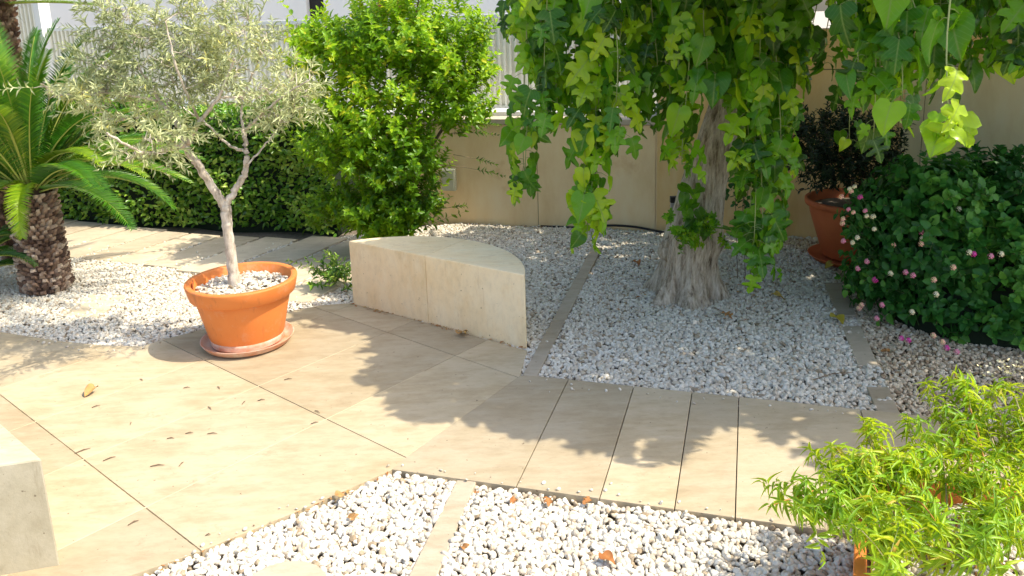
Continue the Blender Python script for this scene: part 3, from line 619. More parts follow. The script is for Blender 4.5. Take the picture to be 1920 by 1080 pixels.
for s_ in np.linspace(h0+.05, h1-.05, nn):
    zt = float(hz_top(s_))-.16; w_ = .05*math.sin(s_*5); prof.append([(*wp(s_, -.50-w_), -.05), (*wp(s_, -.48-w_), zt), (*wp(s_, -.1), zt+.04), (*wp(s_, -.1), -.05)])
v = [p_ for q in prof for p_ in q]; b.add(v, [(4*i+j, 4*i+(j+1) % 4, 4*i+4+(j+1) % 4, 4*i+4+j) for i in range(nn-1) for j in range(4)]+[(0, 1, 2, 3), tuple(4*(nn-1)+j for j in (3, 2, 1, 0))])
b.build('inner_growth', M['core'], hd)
# ================================================================ BRIGHT SHRUB
bs = empty('large_shrub', (-1.1, 7.05, 0), 'tall bright lime green shrub behind the half moon bench', 'shrub')
YB = 6.75; Bs = []; Ds = []
for px, py, dy, rx, ry, rz, n in ((740, 70, 0, .50, .42, .32, 250), (640, 110, 0, .40, .4, .30, 170), (830, 130, 0, .38, .4, .32, 170), (700, 210, -.1, .52, .42, .36, 230), (860, 210, -.05, .25, .3, .24, 80), (650, 290, -.1, .38, .4, .26, 130), (755, 310, -.15, .36, .4, .30, 190),
                                 (700, 390, -.1, .36, .34, .18, 130), (765, 400, -.1, .24, .3, .16, 80), (760, -30, 0, .36, .4, .2, 70), (870, 60, 0, .10, .2, .22, 30), (590, 90, .1, .14, .25, .2, 34), (900, 130, 0, .08, .2, .16, 20), (620, 400, -.05, .16, .2, .14, 36), (720, 425, -.1, .36, .3, .13, 130)):
    c_ = at(px, py, YB+dy); d = rand_dir(n); rad = rng.random((n, 1))**.42
    p_ = c_+d*rad*[rx, ry, rz]; Bs.append(p_); Ds.append(d*[.7, .9, .3]+[0, -.15, .95]+rng.normal(scale=.25, size=(n, 3)))
B = np.concatenate(Bs); D = np.concatenate(Ds); m = B[:, 2] > .05; B, D = B[m], D[m]; Ls = .12+.14*rng.random(len(B)); Ls[rng.random(len(B)) < .07] *= 1.9
P, LD, LN, ln, wd, st = sprigs(B, D, Ls, 14, 62, True, .12, .4, .062, .50, .0, .22)
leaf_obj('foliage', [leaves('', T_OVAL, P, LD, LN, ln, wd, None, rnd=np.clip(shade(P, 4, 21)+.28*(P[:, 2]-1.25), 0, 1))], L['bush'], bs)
stems_mesh('twigs', st, .002, M['twig'], bs)
root = np.array([-1.15, 6.95, -.04])
for k in range(9):
    a = rng.normal(size=2)*.05; tgt = B[rng.integers(len(B))]; b = MB()
    limb(b, [(root[0]+a[0], root[1]+a[1], -.04, .018), (root[0]*.7+tgt[0]*.3+a[0], root[1]*.7+tgt[1]*.3, tgt[2]*.45, .014), (*tgt, .004)], .004, 7); b.build('stem', M['stem'], bs, True)
# wandering shoots to the right
ns_ = 26; Bs2 = np.array([at(*p_) for p_ in zip(rng.uniform(850, 895, ns_), rng.uniform(60, 260, ns_), rng.uniform(6.5, 6.8, ns_))]); Ds2 = rng.normal(scale=.3, size=(ns_, 3))+[.55, 0, .8]
P, LD, LN, ln, wd, st = sprigs(Bs2, Ds2, .16+.14*rng.random(ns_), 14, 55, True, .05, .4, .056, .42, .1, .2)
leaf_obj('foliage', [leaves('', T_OVAL, P, LD, LN, ln, wd, None, rnd=rng.random(len(P))*.55)], L['bush'], bs); stems_mesh('twigs', st, .002, M['stem'], bs)
Bq = np.array([at(840, 250, 6.6), at(850, 290, 6.6), at(835, 310, 6.5), at(815, 395, 6.6), at(870, 235, 6.6)]); Dq = np.array([[.9, 0, .05], [.9, -.1, -.12], [1, -.1, -.08], [1, 0, .25], [1, 0, .1]])
P, LD, LN, ln, wd, st = sprigs(Bq, Dq, np.array([.42, .36, .5, .28, .3]), 16, 50, True, .12, .4, .055, .36, .5, .2)
leaf_obj('foliage', [leaves('', T_LANCE, P, LD, LN, ln, wd, None)], L['hedge'], bs); stems_mesh('twigs', st, .003, M['stem'], bs, 4)
# small shrub beside the bench
ss_ = empty('low_shrub', (*G2(640, 560), 0), 'small dark green sprig of shrub at the left end of the stone bench', 'shrub')
c_ = G(628, 540); n = 40; B = c_+rng.normal(size=(n, 3))*[.07, .10, .03]+[0, .05, .05]; D = rng.normal(size=(n, 3))*[.6, .5, .3]+[-.15, -.2, .8]
P, LD, LN, ln, wd, st = sprigs(B, D, .12+.22*rng.random(n), 12, 55, True, .2, .4, .05, .42, .1, .25)
leaf_obj('foliage', [leaves('', T_LANCE, P, LD, LN, ln, wd, None)], L['hedge'], ss_); stems_mesh('twigs', st, .002, M['stem'], ss_)
# ================================================================ SAGO PALM
def frond(name, base, az, el, Lf, bend, wid, mat, parent, npair=64, tone=.5, vee=.45, twist=0., dens=1.):
    m = npair; t_ = np.linspace(0, 1, m); ang = el-bend*t_**1.5; ds = Lf/m
    h = np.array([math.cos(az), math.sin(az), 0]); up_ = np.array([0, 0, 1.])
    tg = np.cos(ang)[:, None]*h+np.sin(ang)[:, None]*up_; P_ = base+np.cumsum(tg*ds, 0); sd = np.array([-math.sin(az), math.cos(az), 0]); nn_ = np.cross(tg, sd)*-1; nn_ = np.where((nn_ @ up_ < 0)[:, None] & False, -nn_, nn_)
    nn_ = np.cross(sd, tg)*-1
    st0 = int(m*.12); lp = []; ld = []; lnn = []; ll = []
    for sgn in (-1, 1):
        q = np.arange(st0, m); prof = np.clip(np.sin(np.pi*(.12+.84*t_[q]))**.55, .15, 1)
        out = sgn*sd[None]*1.0+tg[q]*(.55+.5*t_[q])[:, None]+nn_[q]*vee+rng.normal(scale=.05, size=(len(q), 3))
        lp.append(P_[q]); ld.append(out); lnn.append(nn_[q]-sgn*sd*vee); ll.append(wid*prof)
    lp = np.concatenate(lp); n = len(lp); w_ = np.full(n, .0085*dens)
    T_ = strip_leaf([0, .4, 1], [.35, .5, .02], .2, .12)
    o = leaf_obj(name, [leaves('', T_, lp, np.concatenate(ld), np.concatenate(lnn), np.concatenate(ll), w_, None, rnd=np.clip(tone+rng.normal(scale=.12, size=n), 0, 1))], mat, parent)
    b = MB().tube(P_[::4], np.linspace(.008, .002, len(P_[::4])), 5); b.build('rachis', M['rachis'], o, True); return o
def scales(bm, c, r0, r1, z0, z1, rows, per, ln=.05):
    for i in range(rows):
        z = z0+(z1-z0)*i/rows; rr_ = r0+(r1-r0)*i/rows
        for j in range(per):
            a = (j+.5*(i % 2)+rng.normal()*.08)*6.283/per; d = np.array([math.cos(a), math.sin(a), 0]); s_ = np.array([-d[1], d[0], 0]); w_ = 6.283*rr_/per*.5*(1+.2*rng.random())
            o = np.array([*c, z])+d*rr_; hh = (z1-z0)/rows*.62; tip = d*ln*(.7+.6*rng.random())+np.array([0, 0, hh*1.0+.012*rng.normal()])
            v = [o-s_*w_-[0, 0, hh], o+s_*w_-[0, 0, hh], o+s_*w_*.8+[0, 0, hh], o-s_*w_*.8+[0, 0, hh], o+tip-s_*w_*.5-[0, 0, hh*.5], o+tip+s_*w_*.5-[0, 0, hh*.5], o+tip+s_*w_*.45+[0, 0, hh*.4], o+tip-s_*w_*.45+[0, 0, hh*.4]]
            bm.add(v, [(0, 1, 5, 4), (1, 2, 6, 5), (2, 3, 7, 6), (3, 0, 4, 7), (4, 5, 6, 7)], rng.random())
    return bm
SC = np.array([-3.70, 6.0])
sg = empty('sago_palm', (*SC, 0), 'sago palm with stubby scaly brown trunk and arching green fronds', 'palm')
b = MB().lathe([(.13, -.05), (.16, .05), (.16, .3), (.14, .6), (.11, .8), (0, .86)], (*SC, 0), 24, .1); scales(b, SC, .155, .14, 0, .78, 25, 21, .036); b.build('trunk', M['scale'], sg)
cb = np.array([*SC, .84])
for k in range(62):
    u = k/61; el = R(84-66*u+rng.normal()*6); az = k*2.39996+rng.normal()*.1
    if u > .45 and abs(((az+1.57+3.1416) % 6.2832)-3.1416) < .75: el = R(50+rng.random()*20)
    frond('frond', cb+[.05*math.cos(az), .05*math.sin(az), -.08*u], az, el, 1.12+.30*rng.random(), R(36+30*u+rng.normal()*12), .14, L['sago'], sg, 72, .25+.5*rng.random())
for az, el, bend, Lf, tn in ((-1.25, .25, 2.1, .66, 1.0), (-1.95, .45, 2.3, .50, .9), (-.35, .5, 1.0, 1.2, .8), (-.12, .6, 1.0, 1.3, .75), (.1, .45, .85, 1.35, .6), (-.2, .35, .8, 1.4, .7), (-.5, .75, 1.3, 1.0, .95)):
    frond('frond', cb+[0, 0, -.02], az, el, Lf, bend, .12, L['sago'], sg, 72, tn)
# low dark sago offset left
s2c = np.array([-4.25, 5.9])
s3 = empty('young_sago_palm', (*s2c, 0), 'low dark sago palm offshoot at the left edge beside the scaly trunk', 'palm')
for k in range(22):
    az = k*2.4; frond('frond', np.array([*s2c, .12]), az, R(70-45*k/22), .6+.2*rng.random(), R(80), .11, L['sago'], s3, 48, .1+.2*rng.random())
scales(MB().lathe([(.09, -.05), (.11, .1), (0, .15)], (*s2c, 0), 16, .1), s2c, .1, .1, 0, .12, 4, 11, .04).build('trunk', M['scale'], s3)
# tall palm, fibrous trunk
tc = np.array([-4.44, 6.95])
tp = empty('tall_palm', (*tc, 0), 'tall palm with shaggy dark brown trunk at the upper left corner', 'palm')
b = MB().lathe([(.15, -.05), (.16, .8), (.17, 1.5), (.20, 1.8), (.21, 2.1), (.2, 2.6), (0, 2.7)], (*tc, 0), 20, .05); scales(b, tc, .15, .17, 0, 1.45, 30, 15, .05); scales(b, tc, .17, .21, 1.45, 2.5, 24, 17, .05)
n = 900
for k in range(n):
    z = 1.35+1.0*rng.random(); a = rng.random()*6.283; d = np.array([math.cos(a), math.sin(a), 0]); o = np.array([*tc, z])+d*(.2+.05*(z-1.3)); e = o+d*(.03+.07*rng.random())+[rng.normal()*.02, rng.normal()*.02, -.12+.16*rng.random()]; s_ = np.array([-d[1], d[0], 0])*.004
    b.add([o-s_, o+s_, e+s_*.2, e-s_*.2], [(0, 1, 2, 3)], rng.random()*.8)
b.build('trunk', M['fibre'], tp)
for k in range(26):
    az = k*2.4+.4; el = R(75-50*(k/25)); frond('frond', np.array([*tc, 2.65])+[.1*math.cos(az), .1*math.sin(az), 0], az, el, 1.9, R(45), .28, L['palm'], tp, 60, rng.random(), .3, 0, 1.6)
frond('frond', np.array([*tc, 2.20]), -.12, .05, 1.2, .25, .12, L['palm'], tp, 80, .9, .25, 0, 1.6)
frond('frond', np.array([*tc, 2.27]), -.5, .2, .9, .4, .14, L['palm'], tp, 60, .5, .3, 0, 1.6)
# ================================================================ MULBERRY TREE
FT = np.array([1.235, 5.42])
ft = empty('mulberry_tree', (*FT, 0), 'large leafy mulberry tree with flared grey trunk and hanging lobed leaves', 'tree')
tk = [(1284, 556, .225), (1285, 540, .21), (1288, 515, .19), (1291, 485, .178), (1297, 455, .178), (1300, 430, .165), (1308, 390, .145), (1318, 340, .135), (1332, 290, .120), (1348, 240, .112), (1366, 180, .105), (1385, 100, .10), (1395, 20, .095)]
cp = np.array([(*at(x, y, 5.42), r*(1 if y > 480 else 1.16)) for x, y, r in tk]); cp[0, 2] = -.05; cp[:, 2] = np.maximum.accumulate(cp[:, 2]); cp = np.vstack([cp, [1.62, 5.4, 2.35, .10], [1.66, 5.35, 2.75, .09]])
q = curve(cp, 8); zs = q[:, 2]; uq = np.linspace(0, len(q)-1, 260); q = np.stack([np.interp(uq, range(len(q)), q[:, i]) for i in range(4)], 1); K = 200; a = np.linspace(0, 6.283, K, endpoint=False); V = []
rp_ = rng.random(12)*6.28; nz = rng.normal(size=K)
for i, (x, y, z, r_) in enumerate(q):
    fl = math.exp(-max(z, 0)/.17); tw = z*.55
    lob = .05*np.sin(3*a+1.0+tw)+.045*np.sin(5*a+2+tw*1.4)+.03*np.sin(9*a+tw*2+rp_[0])
    groove = -.035*np.abs(np.sin(11*a+tw*3+1.2*np.sin(z*5+rp_[1])+.8*np.sin(2*a)))-.022*np.abs(np.sin(23*a+tw*5+1.5*np.sin(z*9+rp_[2])+np.sin(3*a+z*4)))+.012*np.sin(41*a+6*np.sin(z*7)+z*11)+.008*np.sin(60*a+9*np.sin(z*13))
    rd = r_*(1+lob*(1+2.8*fl)+groove*(1+.8*fl)+.02*math.sin(z*17+1)*np.sin(a*2+z*6))
    rd = rd*(1+fl*(.34*np.maximum(0, np.cos(a-3.5))**3+.24*np.maximum(0, np.cos(a-4.9))**5+.22*np.maximum(0, np.cos(a+.35))**4+.15*np.maximum(0, np.cos(a-1.8))**3))
    V.append(np.stack([x+rd*np.cos(a), y+rd*np.sin(a), np.full(K, z)], 1))
nr = len(V); b = MB(); b.add(np.concatenate(V), [(i*K+j, i*K+(j+1) % K, (i+1)*K+(j+1) % K, (i+1)*K+j) for i in range(nr-1) for j in range(K)]); b.build('trunk', M['fig_bark'], ft, True)
TT = np.array([1.66, 5.35, 2.65])
b = MB()
def knob(b, x, y, Yd, r_):
    bb = bmesh.new(); bmesh.ops.create_icosphere(bb, subdivisions=3, radius=1); v = np.array([i.co[:] for i in bb.verts]); f = [[j.index for j in i.verts] for i in bb.faces]; bb.free()
    v = v*(1+.12*vnoise(v[:, :2]*3, 2, 4)[:, None])*r_+at(x, y, Yd); b.add(v, f)
b = MB(); knob(b, 1247, 470, 5.42, np.array([.05, .06, .07])); knob(b, 1252, 455, 5.40, np.array([.04, .05, .04])); b.build('burl', M['fig_bark'], ft, True)
for k in range(9):
    az = k*.7+.3; e = TT+np.array([math.cos(az)*(1.3+.5*rng.random()), math.sin(az)*(1.2+.5*rng.random()), .25+.4*rng.random()]); e[1] = max(e[1], 3.2)
    b = MB(); m_ = (TT+e)/2+[0, 0, .25]; limb(b, [(*TT, .07), (*m_, .05), (*e, .02)], .006, 9); b.build('branch', M['fig_bark'], ft, True)
# crown above the frame: sample where its shade must fall, lift towards the sun
shp = [G2(x, y) for x, y in ((560, 590), (640, 600), (720, 650), (690, 700), (740, 765), (850, 785), (960, 802), (1010, 815), (1100, 835), (1200, 850), (1300, 862), (1420, 850), (1500, 850), (1545, 872), (1700, 850), (1920, 840), (2300, 700), (2300, 420), (900, 425), (800, 452), (620, 575))]
k3 = np.array([to_sun[0]/to_sun[2], to_sun[1]/to_sun[2]])
n = 60000; cand = np.stack([rng.uniform(-2, 5.5, n), rng.uniform(3.2, 7.8, n)], 1); cand = cand[in_poly(cand, shp)]
ed = vnoise(cand, 5, 8)*.5+vnoise(cand, 13, 9)*.35; pts_e = np.array(shp)
dmin = np.min(np.linalg.norm(cand[:, None]-pts_e[None], axis=2), axis=1)
thin = (cand[:, 1] > 3.95) & (cand[:, 1] < 4.95) & (cand[:, 0] < 1.4) & (cand[:, 0] > -.3) & (rng.random(len(cand)) < .08)
hole = thin | (cand[:, 1] < 4.35) & (cand[:, 0] > .3) & (ed > .34) | (ed > .80) | ((cand[:, 1] > 6.2) & (rng.random(len(cand)) < .5))
cand = cand[~hole][:10500]; n = len(cand); z = 2.18+1.15*rng.random(n)**1.0
P = np.column_stack([cand+k3*z[:, None]+rng.normal(scale=.03, size=(n, 2)), z])
D = rng.normal(scale=.55, size=(n, 3))+[0, 0, -.75]; N_ = rng.normal(scale=.5, size=(n, 3))+[.5, -.2, .8]; rn_ = shade(P, 3, 31); ty = rng.integers(0, 5, n); ln = .11+.07*rng.random(n)
leaf_obj('crown', [leaves('', T_FIG[k], P[ty == k], D[ty == k], N_[ty == k], ln[ty == k], ln[ty == k]*1.0, None, rnd=rn_[ty == k], uv=True) for k in range(5)], L['fig'], ft)
# hanging branches (top px x, bottom px x, bottom px y, depth, leaf size, leaves)
hang = []
def H(x0, x1, yb, Yd, ls=.15, dens=1.0, yt=-120, tone=.5): hang.append((x0, x1, yb, Yd, ls, dens, yt, tone))
H(1122, 1098, 462, 4.68, .17, 1.0, tone=.75); H(1132, 1112, 385, 4.7, .17, 1.0, tone=.7); H(1425, 1430, 535, 4.52, .165, 1.1, tone=.6); H(1398, 1406, 430, 4.7, .16, 1.0, tone=.5); H(985, 988, 372, 4.9, .155, .9, tone=.6)
H(978, 985, 345, 4.95, .155, .8); H(1010, 1012, 150, 4.9, .15); H(1040, 1042, 235, 4.8, .16, .9); H(1000, 1030, 190, 5.1, .15); H(1075, 1078, 130, 4.9, .15, 1.2)
H(1134, 1106, 440, 4.7, .17, .85, tone=.7); H(1105, 1090, 230, 5.0, .16); H(1165, 1162, 270, 4.6, .16, .9, tone=.75); H(1190, 1190, 130, 4.9, .16, 1.3); H(1215, 1232, 160, 4.7, .16, 1.1); H(1250, 1240, 110, 4.9, .16, 1.3)
H(1180, 1200, 215, 5.0, .15, .7); H(1290, 1284, 330, 4.6, .16, .8, tone=.7); H(1330, 1345, 160, 4.9, .16, 1.3); H(1285, 1275, 100, 4.6, .16, 1.2)
H(1365, 1362, 130, 4.8, .16, 1.3); H(1390, 1380, 200, 4.9, .16, 1.2); H(1415, 1412, 500, 4.55, .165, .95, tone=.5); H(1440, 1445, 390, 4.7, .16, 1.1, tone=.35); H(1465, 1470, 300, 4.85, .16, 1.2, tone=.3); H(1400, 1425, 330, 5.1, .15, 1.0, tone=.25); H(1450, 1430, 180, 4.6, .16, 1.3)
H(1480, 1482, 120, 4.7, .16, 1.3, tone=.3); H(1505, 1500, 60, 4.6, .16, 1.3); H(1530, 1522, 95, 4.6, .15, .9, tone=.4); H(1560, 1552, 140, 4.9, .14, .7, tone=.2)
H(1605, 1600, 70, 3.6, .14, 1.0, tone=.85); H(1620, 1640, 20, 3.5, .15, 1.2); H(1650, 1640, 270, 3.6, .15, .7, tone=.6); H(1690, 1688, 205, 3.3, .17, .9, tone=.55); H(1665, 1670, 90, 3.5, .16, 1.2, tone=.4); H(1600, 1600, 285, 4.6, .14, .35, tone=.2)
H(1720, 1722, 60, 3.3, .16, 1.2); H(1795, 1765, 260, 3.1, .16, .65, tone=.8); H(1760, 1765, 40, 3.3, .16, 1.2); H(1790, 1800, 60, 3.3, .15, 1.0); H(1825, 1822, 45, 3.5, .15, 1.2, tone=.25); H(1850, 1846, 110, 3.7, .12, .9, tone=.1)
H(1880, 1885, 50, 3.4, .16, 1.4, tone=.15); H(1915, 1920, 100, 3.4, .15, 1.3, tone=.2); H(1935, 1935, 120, 3.3, .15, 1.2, tone=.2)
for x, yb in ((1120, 300), (1150, 210), (1205, 250), (1255, 210), (1265, 290), (1395, 330), (1430, 280), (1455, 340), (1475, 230), (1060, 190), (1020, 240), (1318, 180), (1440, 460)): H(x, x+6, yb, 4.5+.5*rng.random(), .16, 1.0, tone=.25+.5*rng.random())
for x, yb in ((1640, 160), (1700, 140), (1740, 170), (1780, 130), (1625, 120), (1600, 170), (1830, 90), (1870, 120)): H(x, x+8, yb, 3.4+.4*rng.random(), .16, .9, tone=.2+.5*rng.random())
for x in np.arange(960, 1500, 30): H(x, x+10, 20+50*rng.random(), 5.15+.35*rng.random(), .16, 1.5, tone=.15)  # rear strands: low tone paints shaded depth between leaf masses into leaf colour
for x in np.arange(1230, 1480, 34): H(x, x+8, 90+110*rng.random(), 5.2+.15*rng.random(), .16, 1.3, tone=.12)
for x in np.arange(1640, 1930, 42): H(x, x+8, 10+35*rng.random(), 4.0+.4*rng.random(), .15, 1.3, tone=.12)
for i, (x0, x1, yb, Yd, ls, dens, yt, tone) in enumerate(hang):
    a_ = at(x0, yt, Yd+.05); e_ = at(x1, yb-20, Yd); Lh = np.linalg.norm(a_-e_); m_ = max(4, int(Lh/.1)+2)
    u = np.linspace(0, 1, m_)[:, None]; c_ = a_+(e_-a_)*u+np.column_stack([.012*np.sin(u[:, 0]*7+i), .03*np.sin(u[:, 0]*5+2*i), np.zeros(m_)])
    b = MB().tube(c_, np.linspace(.0050, .0022, m_), 6, r=.15); nlf = max(6, int(Lh/.042*dens))
    tt = np.sort(np.append(rng.random(nlf-4)**.85, [.90, .94, .97, 1.0]))[:, None]; base_ = np.stack([np.interp(tt[:, 0], u[:, 0], c_[:, k]) for k in range(3)], 1)
    az = np.arange(nlf)*2.6+rng.normal(scale=.6, size=nlf)+i; out = np.stack([np.cos(az), np.sin(az)*.8-.25, np.zeros(nlf)], 1); pl = .035+.05*rng.random((nlf, 1))
    tipp = base_+out*pl+[0, 0, .012]-np.array([0, 0, .4])*pl
    for k in range(nlf): b.tube([base_[k], (base_[k]+tipp[k])/2+[0, 0, .008], tipp[k]], [.0018, .0015, .0013], 4, r=.1)
    br = b.build('hanging_branch', M['twig'], ft, True)
    D = out*.5+rng.normal(scale=.32, size=(nlf, 3))+[0, 0, -1.0]; N_ = out*.9+[0, -.55, .45]+rng.normal(scale=.55, size=(nlf, 3))
    ln = ls*(.55+.55*rng.random(nlf))*(1.0-.25*(tt[:, 0] > .9)); rn_ = np.clip(tone+rng.normal(scale=.31, size=nlf), 0, 1); ty = rng.choice(5, nlf, p=[.12, .30, .28, .22, .08])
    leaf_obj('foliage', [leaves('', T_FIG[k], tipp[ty == k], D[ty == k], N_[ty == k], ln[ty == k], ln[ty == k]*(.70+.4*rng.random((ty == k).sum())), None, rnd=rn_[ty == k], uv=True) for k in range(5) if (ty == k).any()], L['fig'], br)
# sprouts on the trunk
n = 24; B = at(1300, 430, 5.15)+rng.normal(size=(n, 3))*[.11, .04, .05]; D = rng.normal(size=(n, 3))*[.7, .4, .5]+[0, -.8, .25]
P, LD, LN, ln, wd, st = sprigs(B, D, .05+.07*rng.random(n), 10, 60, False, .3, .5, .05, .8, .2, .3)
leaf_obj('trunk_sprouts', [leaves('', T_FIG[1], P, LD, LN, ln, wd*1.1, None, rnd=np.clip(.6+rng.normal(scale=.25, size=len(P)), 0, 1), uv=True)], L['fig'], ft)
n = 14; P = np.array([at(*p_) for p_ in zip(rng.uniform(1258, 1325, n), rng.uniform(340, 430, n), np.full(n, 5.12))]); D = rng.normal(scale=.4, size=(n, 3))+[0, -.3, -1]; N_ = rng.normal(scale=.3, size=(n, 3))+[0, -1, .4]
leaf_obj('trunk_sprouts', [leaves('', T_FIG[0], P, D, N_, .085+.04*rng.random(n), .08, None, rnd=rng.random(n)*.7, uv=True)], L['fig'], ft)
# dark ivy-like growth right of the trunk
n = 60; B = np.array([at(*p_) for p_ in zip(rng.uniform(1372, 1420, n), rng.uniform(250, 470, n), rng.uniform(5.6, 5.9, n))]); D = rng.normal(size=(n, 3))*.5+[0, -.2, .5]
P, LD, LN, ln, wd, st = sprigs(B, D, .08+.1*rng.random(n), 8, 55, False, .2, .4, .045, .8, .2, .3)
cx = at(1396, 470, 5.75); cl = empty('climbing_plant', (cx[0], cx[1], 0), 'thin dark leafy climber between the trunk and the tan wall', 'climber')
leaf_obj('foliage', [leaves('', T_OVAL, P, LD, LN, ln, wd, None)], L['lantana'], cl)
for px0, px1 in ((1385, 1380), (1400, 1405), (1410, 1395)):
    b0 = at(px0, 470, 5.75); b0[2] = -.03; b1 = at(px1, 240, 5.75); mm = (b0+b1)/2+[.03*rng.normal(), 0, 0]
    MB().tube(curve([b0, mm, b1], 8), .003, 5).build('stem', M['stem'], cl)
# ================================================================ REAR POT WITH DARK SHRUB
RP = np.array([2.72, 6.12]); rt = (*RP, 0)
rs_ = empty('pot_saucer', rt, 'wide dull terracotta saucer under the rear pot by the wall', 'saucer')
MB().lathe([(0, .0), (.30, .0), (.33, .03), (.335, .036), (.325, .036), (.30, .015), (0, .015)], rt, 56).build('dish', M['terra_dull'], rs_, True)
rp = empty('terracotta_pot', rt, 'shaded dull terracotta pot by the rear wall holding a dark shrub', 'plant pot')
MB().lathe([(0, .018), (.20, .018), (.225, .03), (.335, .38), (.345, .44)], rt, 64).build('body', M['terra_dull'], rp, True)
MB().lathe([(.345, .44), (.372, .445), (.378, .46), (.378, .488), (.370, .495), (.345, .49), (.33, .40)], rt, 64).build('rim', M['terra_dull'], rp, True)
MB().lathe([(0, .44), (.335, .42)], rt, 24).build('potting_soil', M['soil'], rp)
dk = empty('dark_shrub', (*RP, .44), 'dark leafed shrub growing in the rear terracotta pot', 'shrub')
n = 420; d = rand_dir(n); B = np.array([2.60, 6.08, .86])+d*(rng.random((n, 1))**.4)*[.42, .38, .30]; B = B[B[:, 2] > .48]; n = len(B); D = nrm(B-[2.62, 6.1, .6])+rng.normal(scale=.3, size=(n, 3))+[0, 0, .4]
P, LD, LN, ln, wd, st = sprigs(B, D, .1+.12*rng.random(n), 14, 55, False, .1, .4, .05, .36, .0, .25)
leaf_obj('foliage', [leaves('', T_LANCE, P, LD, LN, ln, wd, None)], L['dark'], dk); stems_mesh('twigs', st, .002, M['stem'], dk)
for k in range(6):
    b = MB(); e = B[rng.integers(n)]; limb(b, [(RP[0], RP[1], .43, .015), (*((np.array([*RP, .5])+e)/2), .01), (*e, .004)], .003, 6); b.build('stem', M['stem'], dk, True)
# ================================================================ LANTANA
LC = np.array([3.17, 4.90, 0])
la = empty('lantana_bush', (*LC[:2], 0), 'wide dark green lantana bush dotted with pink and yellow flower heads', 'shrub')
n = 1500; d = rand_dir(n); d[:, 2] = np.abs(d[:, 2]); rad = .80+.22*rng.random((n, 1))
lumps = 1+.10*np.sin(d[:, 0:1]*7+d[:, 1:2]*5)+.07*np.sin(d[:, 2:3]*9+d[:, 0:1]*6)
B = LC+d*rad*lumps*[.88, .74, .86]; d2 = rand_dir(330); B[:330] = np.array([2.66, 4.86, .60])+d2*(.7+.3*rng.random((330, 1)))*[.42, .38, .36]; d[:330] = d2; B[330:, :2] = LC[:2]+(B[330:, :2]-LC[:2])*(.84+.16*np.clip(B[330:, 2:3]/.4, 0, 1)); B[:, 2] += .04; D = d*[.8, .8, .5]+[0, 0, .35]+rng.normal(scale=.35, size=(n, 3))
P, LD, LN, ln, wd, st = sprigs(B, D, .10+.12*rng.random(n), 12, 68, True, .25, .6, .072, .68, .0, .25)
leaf_obj('foliage', [leaves('', T_OVAL, P, LD, LN, ln, wd, None, rnd=shade(P, 4, 41))], L['lantana'], la); stems_mesh('twigs', st, .002, M['twig'], la)
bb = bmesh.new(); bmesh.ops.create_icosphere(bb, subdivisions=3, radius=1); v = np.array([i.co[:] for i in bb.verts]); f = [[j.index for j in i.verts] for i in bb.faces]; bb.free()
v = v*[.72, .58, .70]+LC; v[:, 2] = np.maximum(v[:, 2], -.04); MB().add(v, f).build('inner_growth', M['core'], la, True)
t = NT('flower_stem'); M['fstem'] = t.base(k4(.05, .12, .03), .6)
FM = {}
for nm, c1, c2 in (('pink', k4(.62, .03, .26), k4(.75, .12, .40)), ('peach', k4(.85, .42, .32), k4(.85, .62, .30)), ('cream', k4(.80, .68, .38), k4(.82, .75, .55)), ('rose', k4(.70, .20, .30), k4(.80, .36, .42))):
    t = NT('petal_'+nm); FM[nm] = t.base(t.ramp(t.attr(), [(.2, c1), (.8, c2)]), .6)
fl = [(1597, 360, 'peach'), (1594, 355, 'cream'), (1603, 351, 'cream'), (1579, 370, 'peach'), (1614, 371, 'pink'), (1592, 393, 'rose'), (1601, 399, 'peach'), (1623, 396, 'rose'), (1626, 406, 'cream'), (1638, 407, 'cream'), (1581, 419, 'peach'), (1582, 411, 'peach'), (1640, 430, 'cream'), (1609, 446, 'cream'), (1600, 455, 'cream'), (1583, 452, 'rose'), (1676, 460, 'peach'), (1729, 436, 'rose'), (1730, 448, 'cream'), (1728, 458, 'peach'),
      (1798, 393, 'cream'), (1806, 372, 'cream'), (1818, 474, 'cream'), (1826, 477, 'pink'), (1858, 481, 'rose'), (1877, 477, 'cream'), (1788, 502, 'peach'), (1699, 511, 'rose'), (1713, 517, 'rose'), (1752, 525, 'peach'), (1642, 524, 'pink'), (1627, 490, 'rose'), (1610, 503, 'rose'), (1671, 513, 'cream'), (1756, 552, 'cream'), (1612, 578, 'peach'), (1617, 572, 'peach'), (1655, 572, 'rose'), (1645, 597, 'rose'), (1711, 585, 'cream'),
      (1751, 629, 'peach'), (1768, 641, 'peach'), (1776, 652, 'pink'), (1691, 637, 'pink'), (1704, 643, 'pink'), (1794, 666, 'rose'), (1695, 350, 'cream'), (1700, 296, 'cream'), (1706, 302, 'peach')]
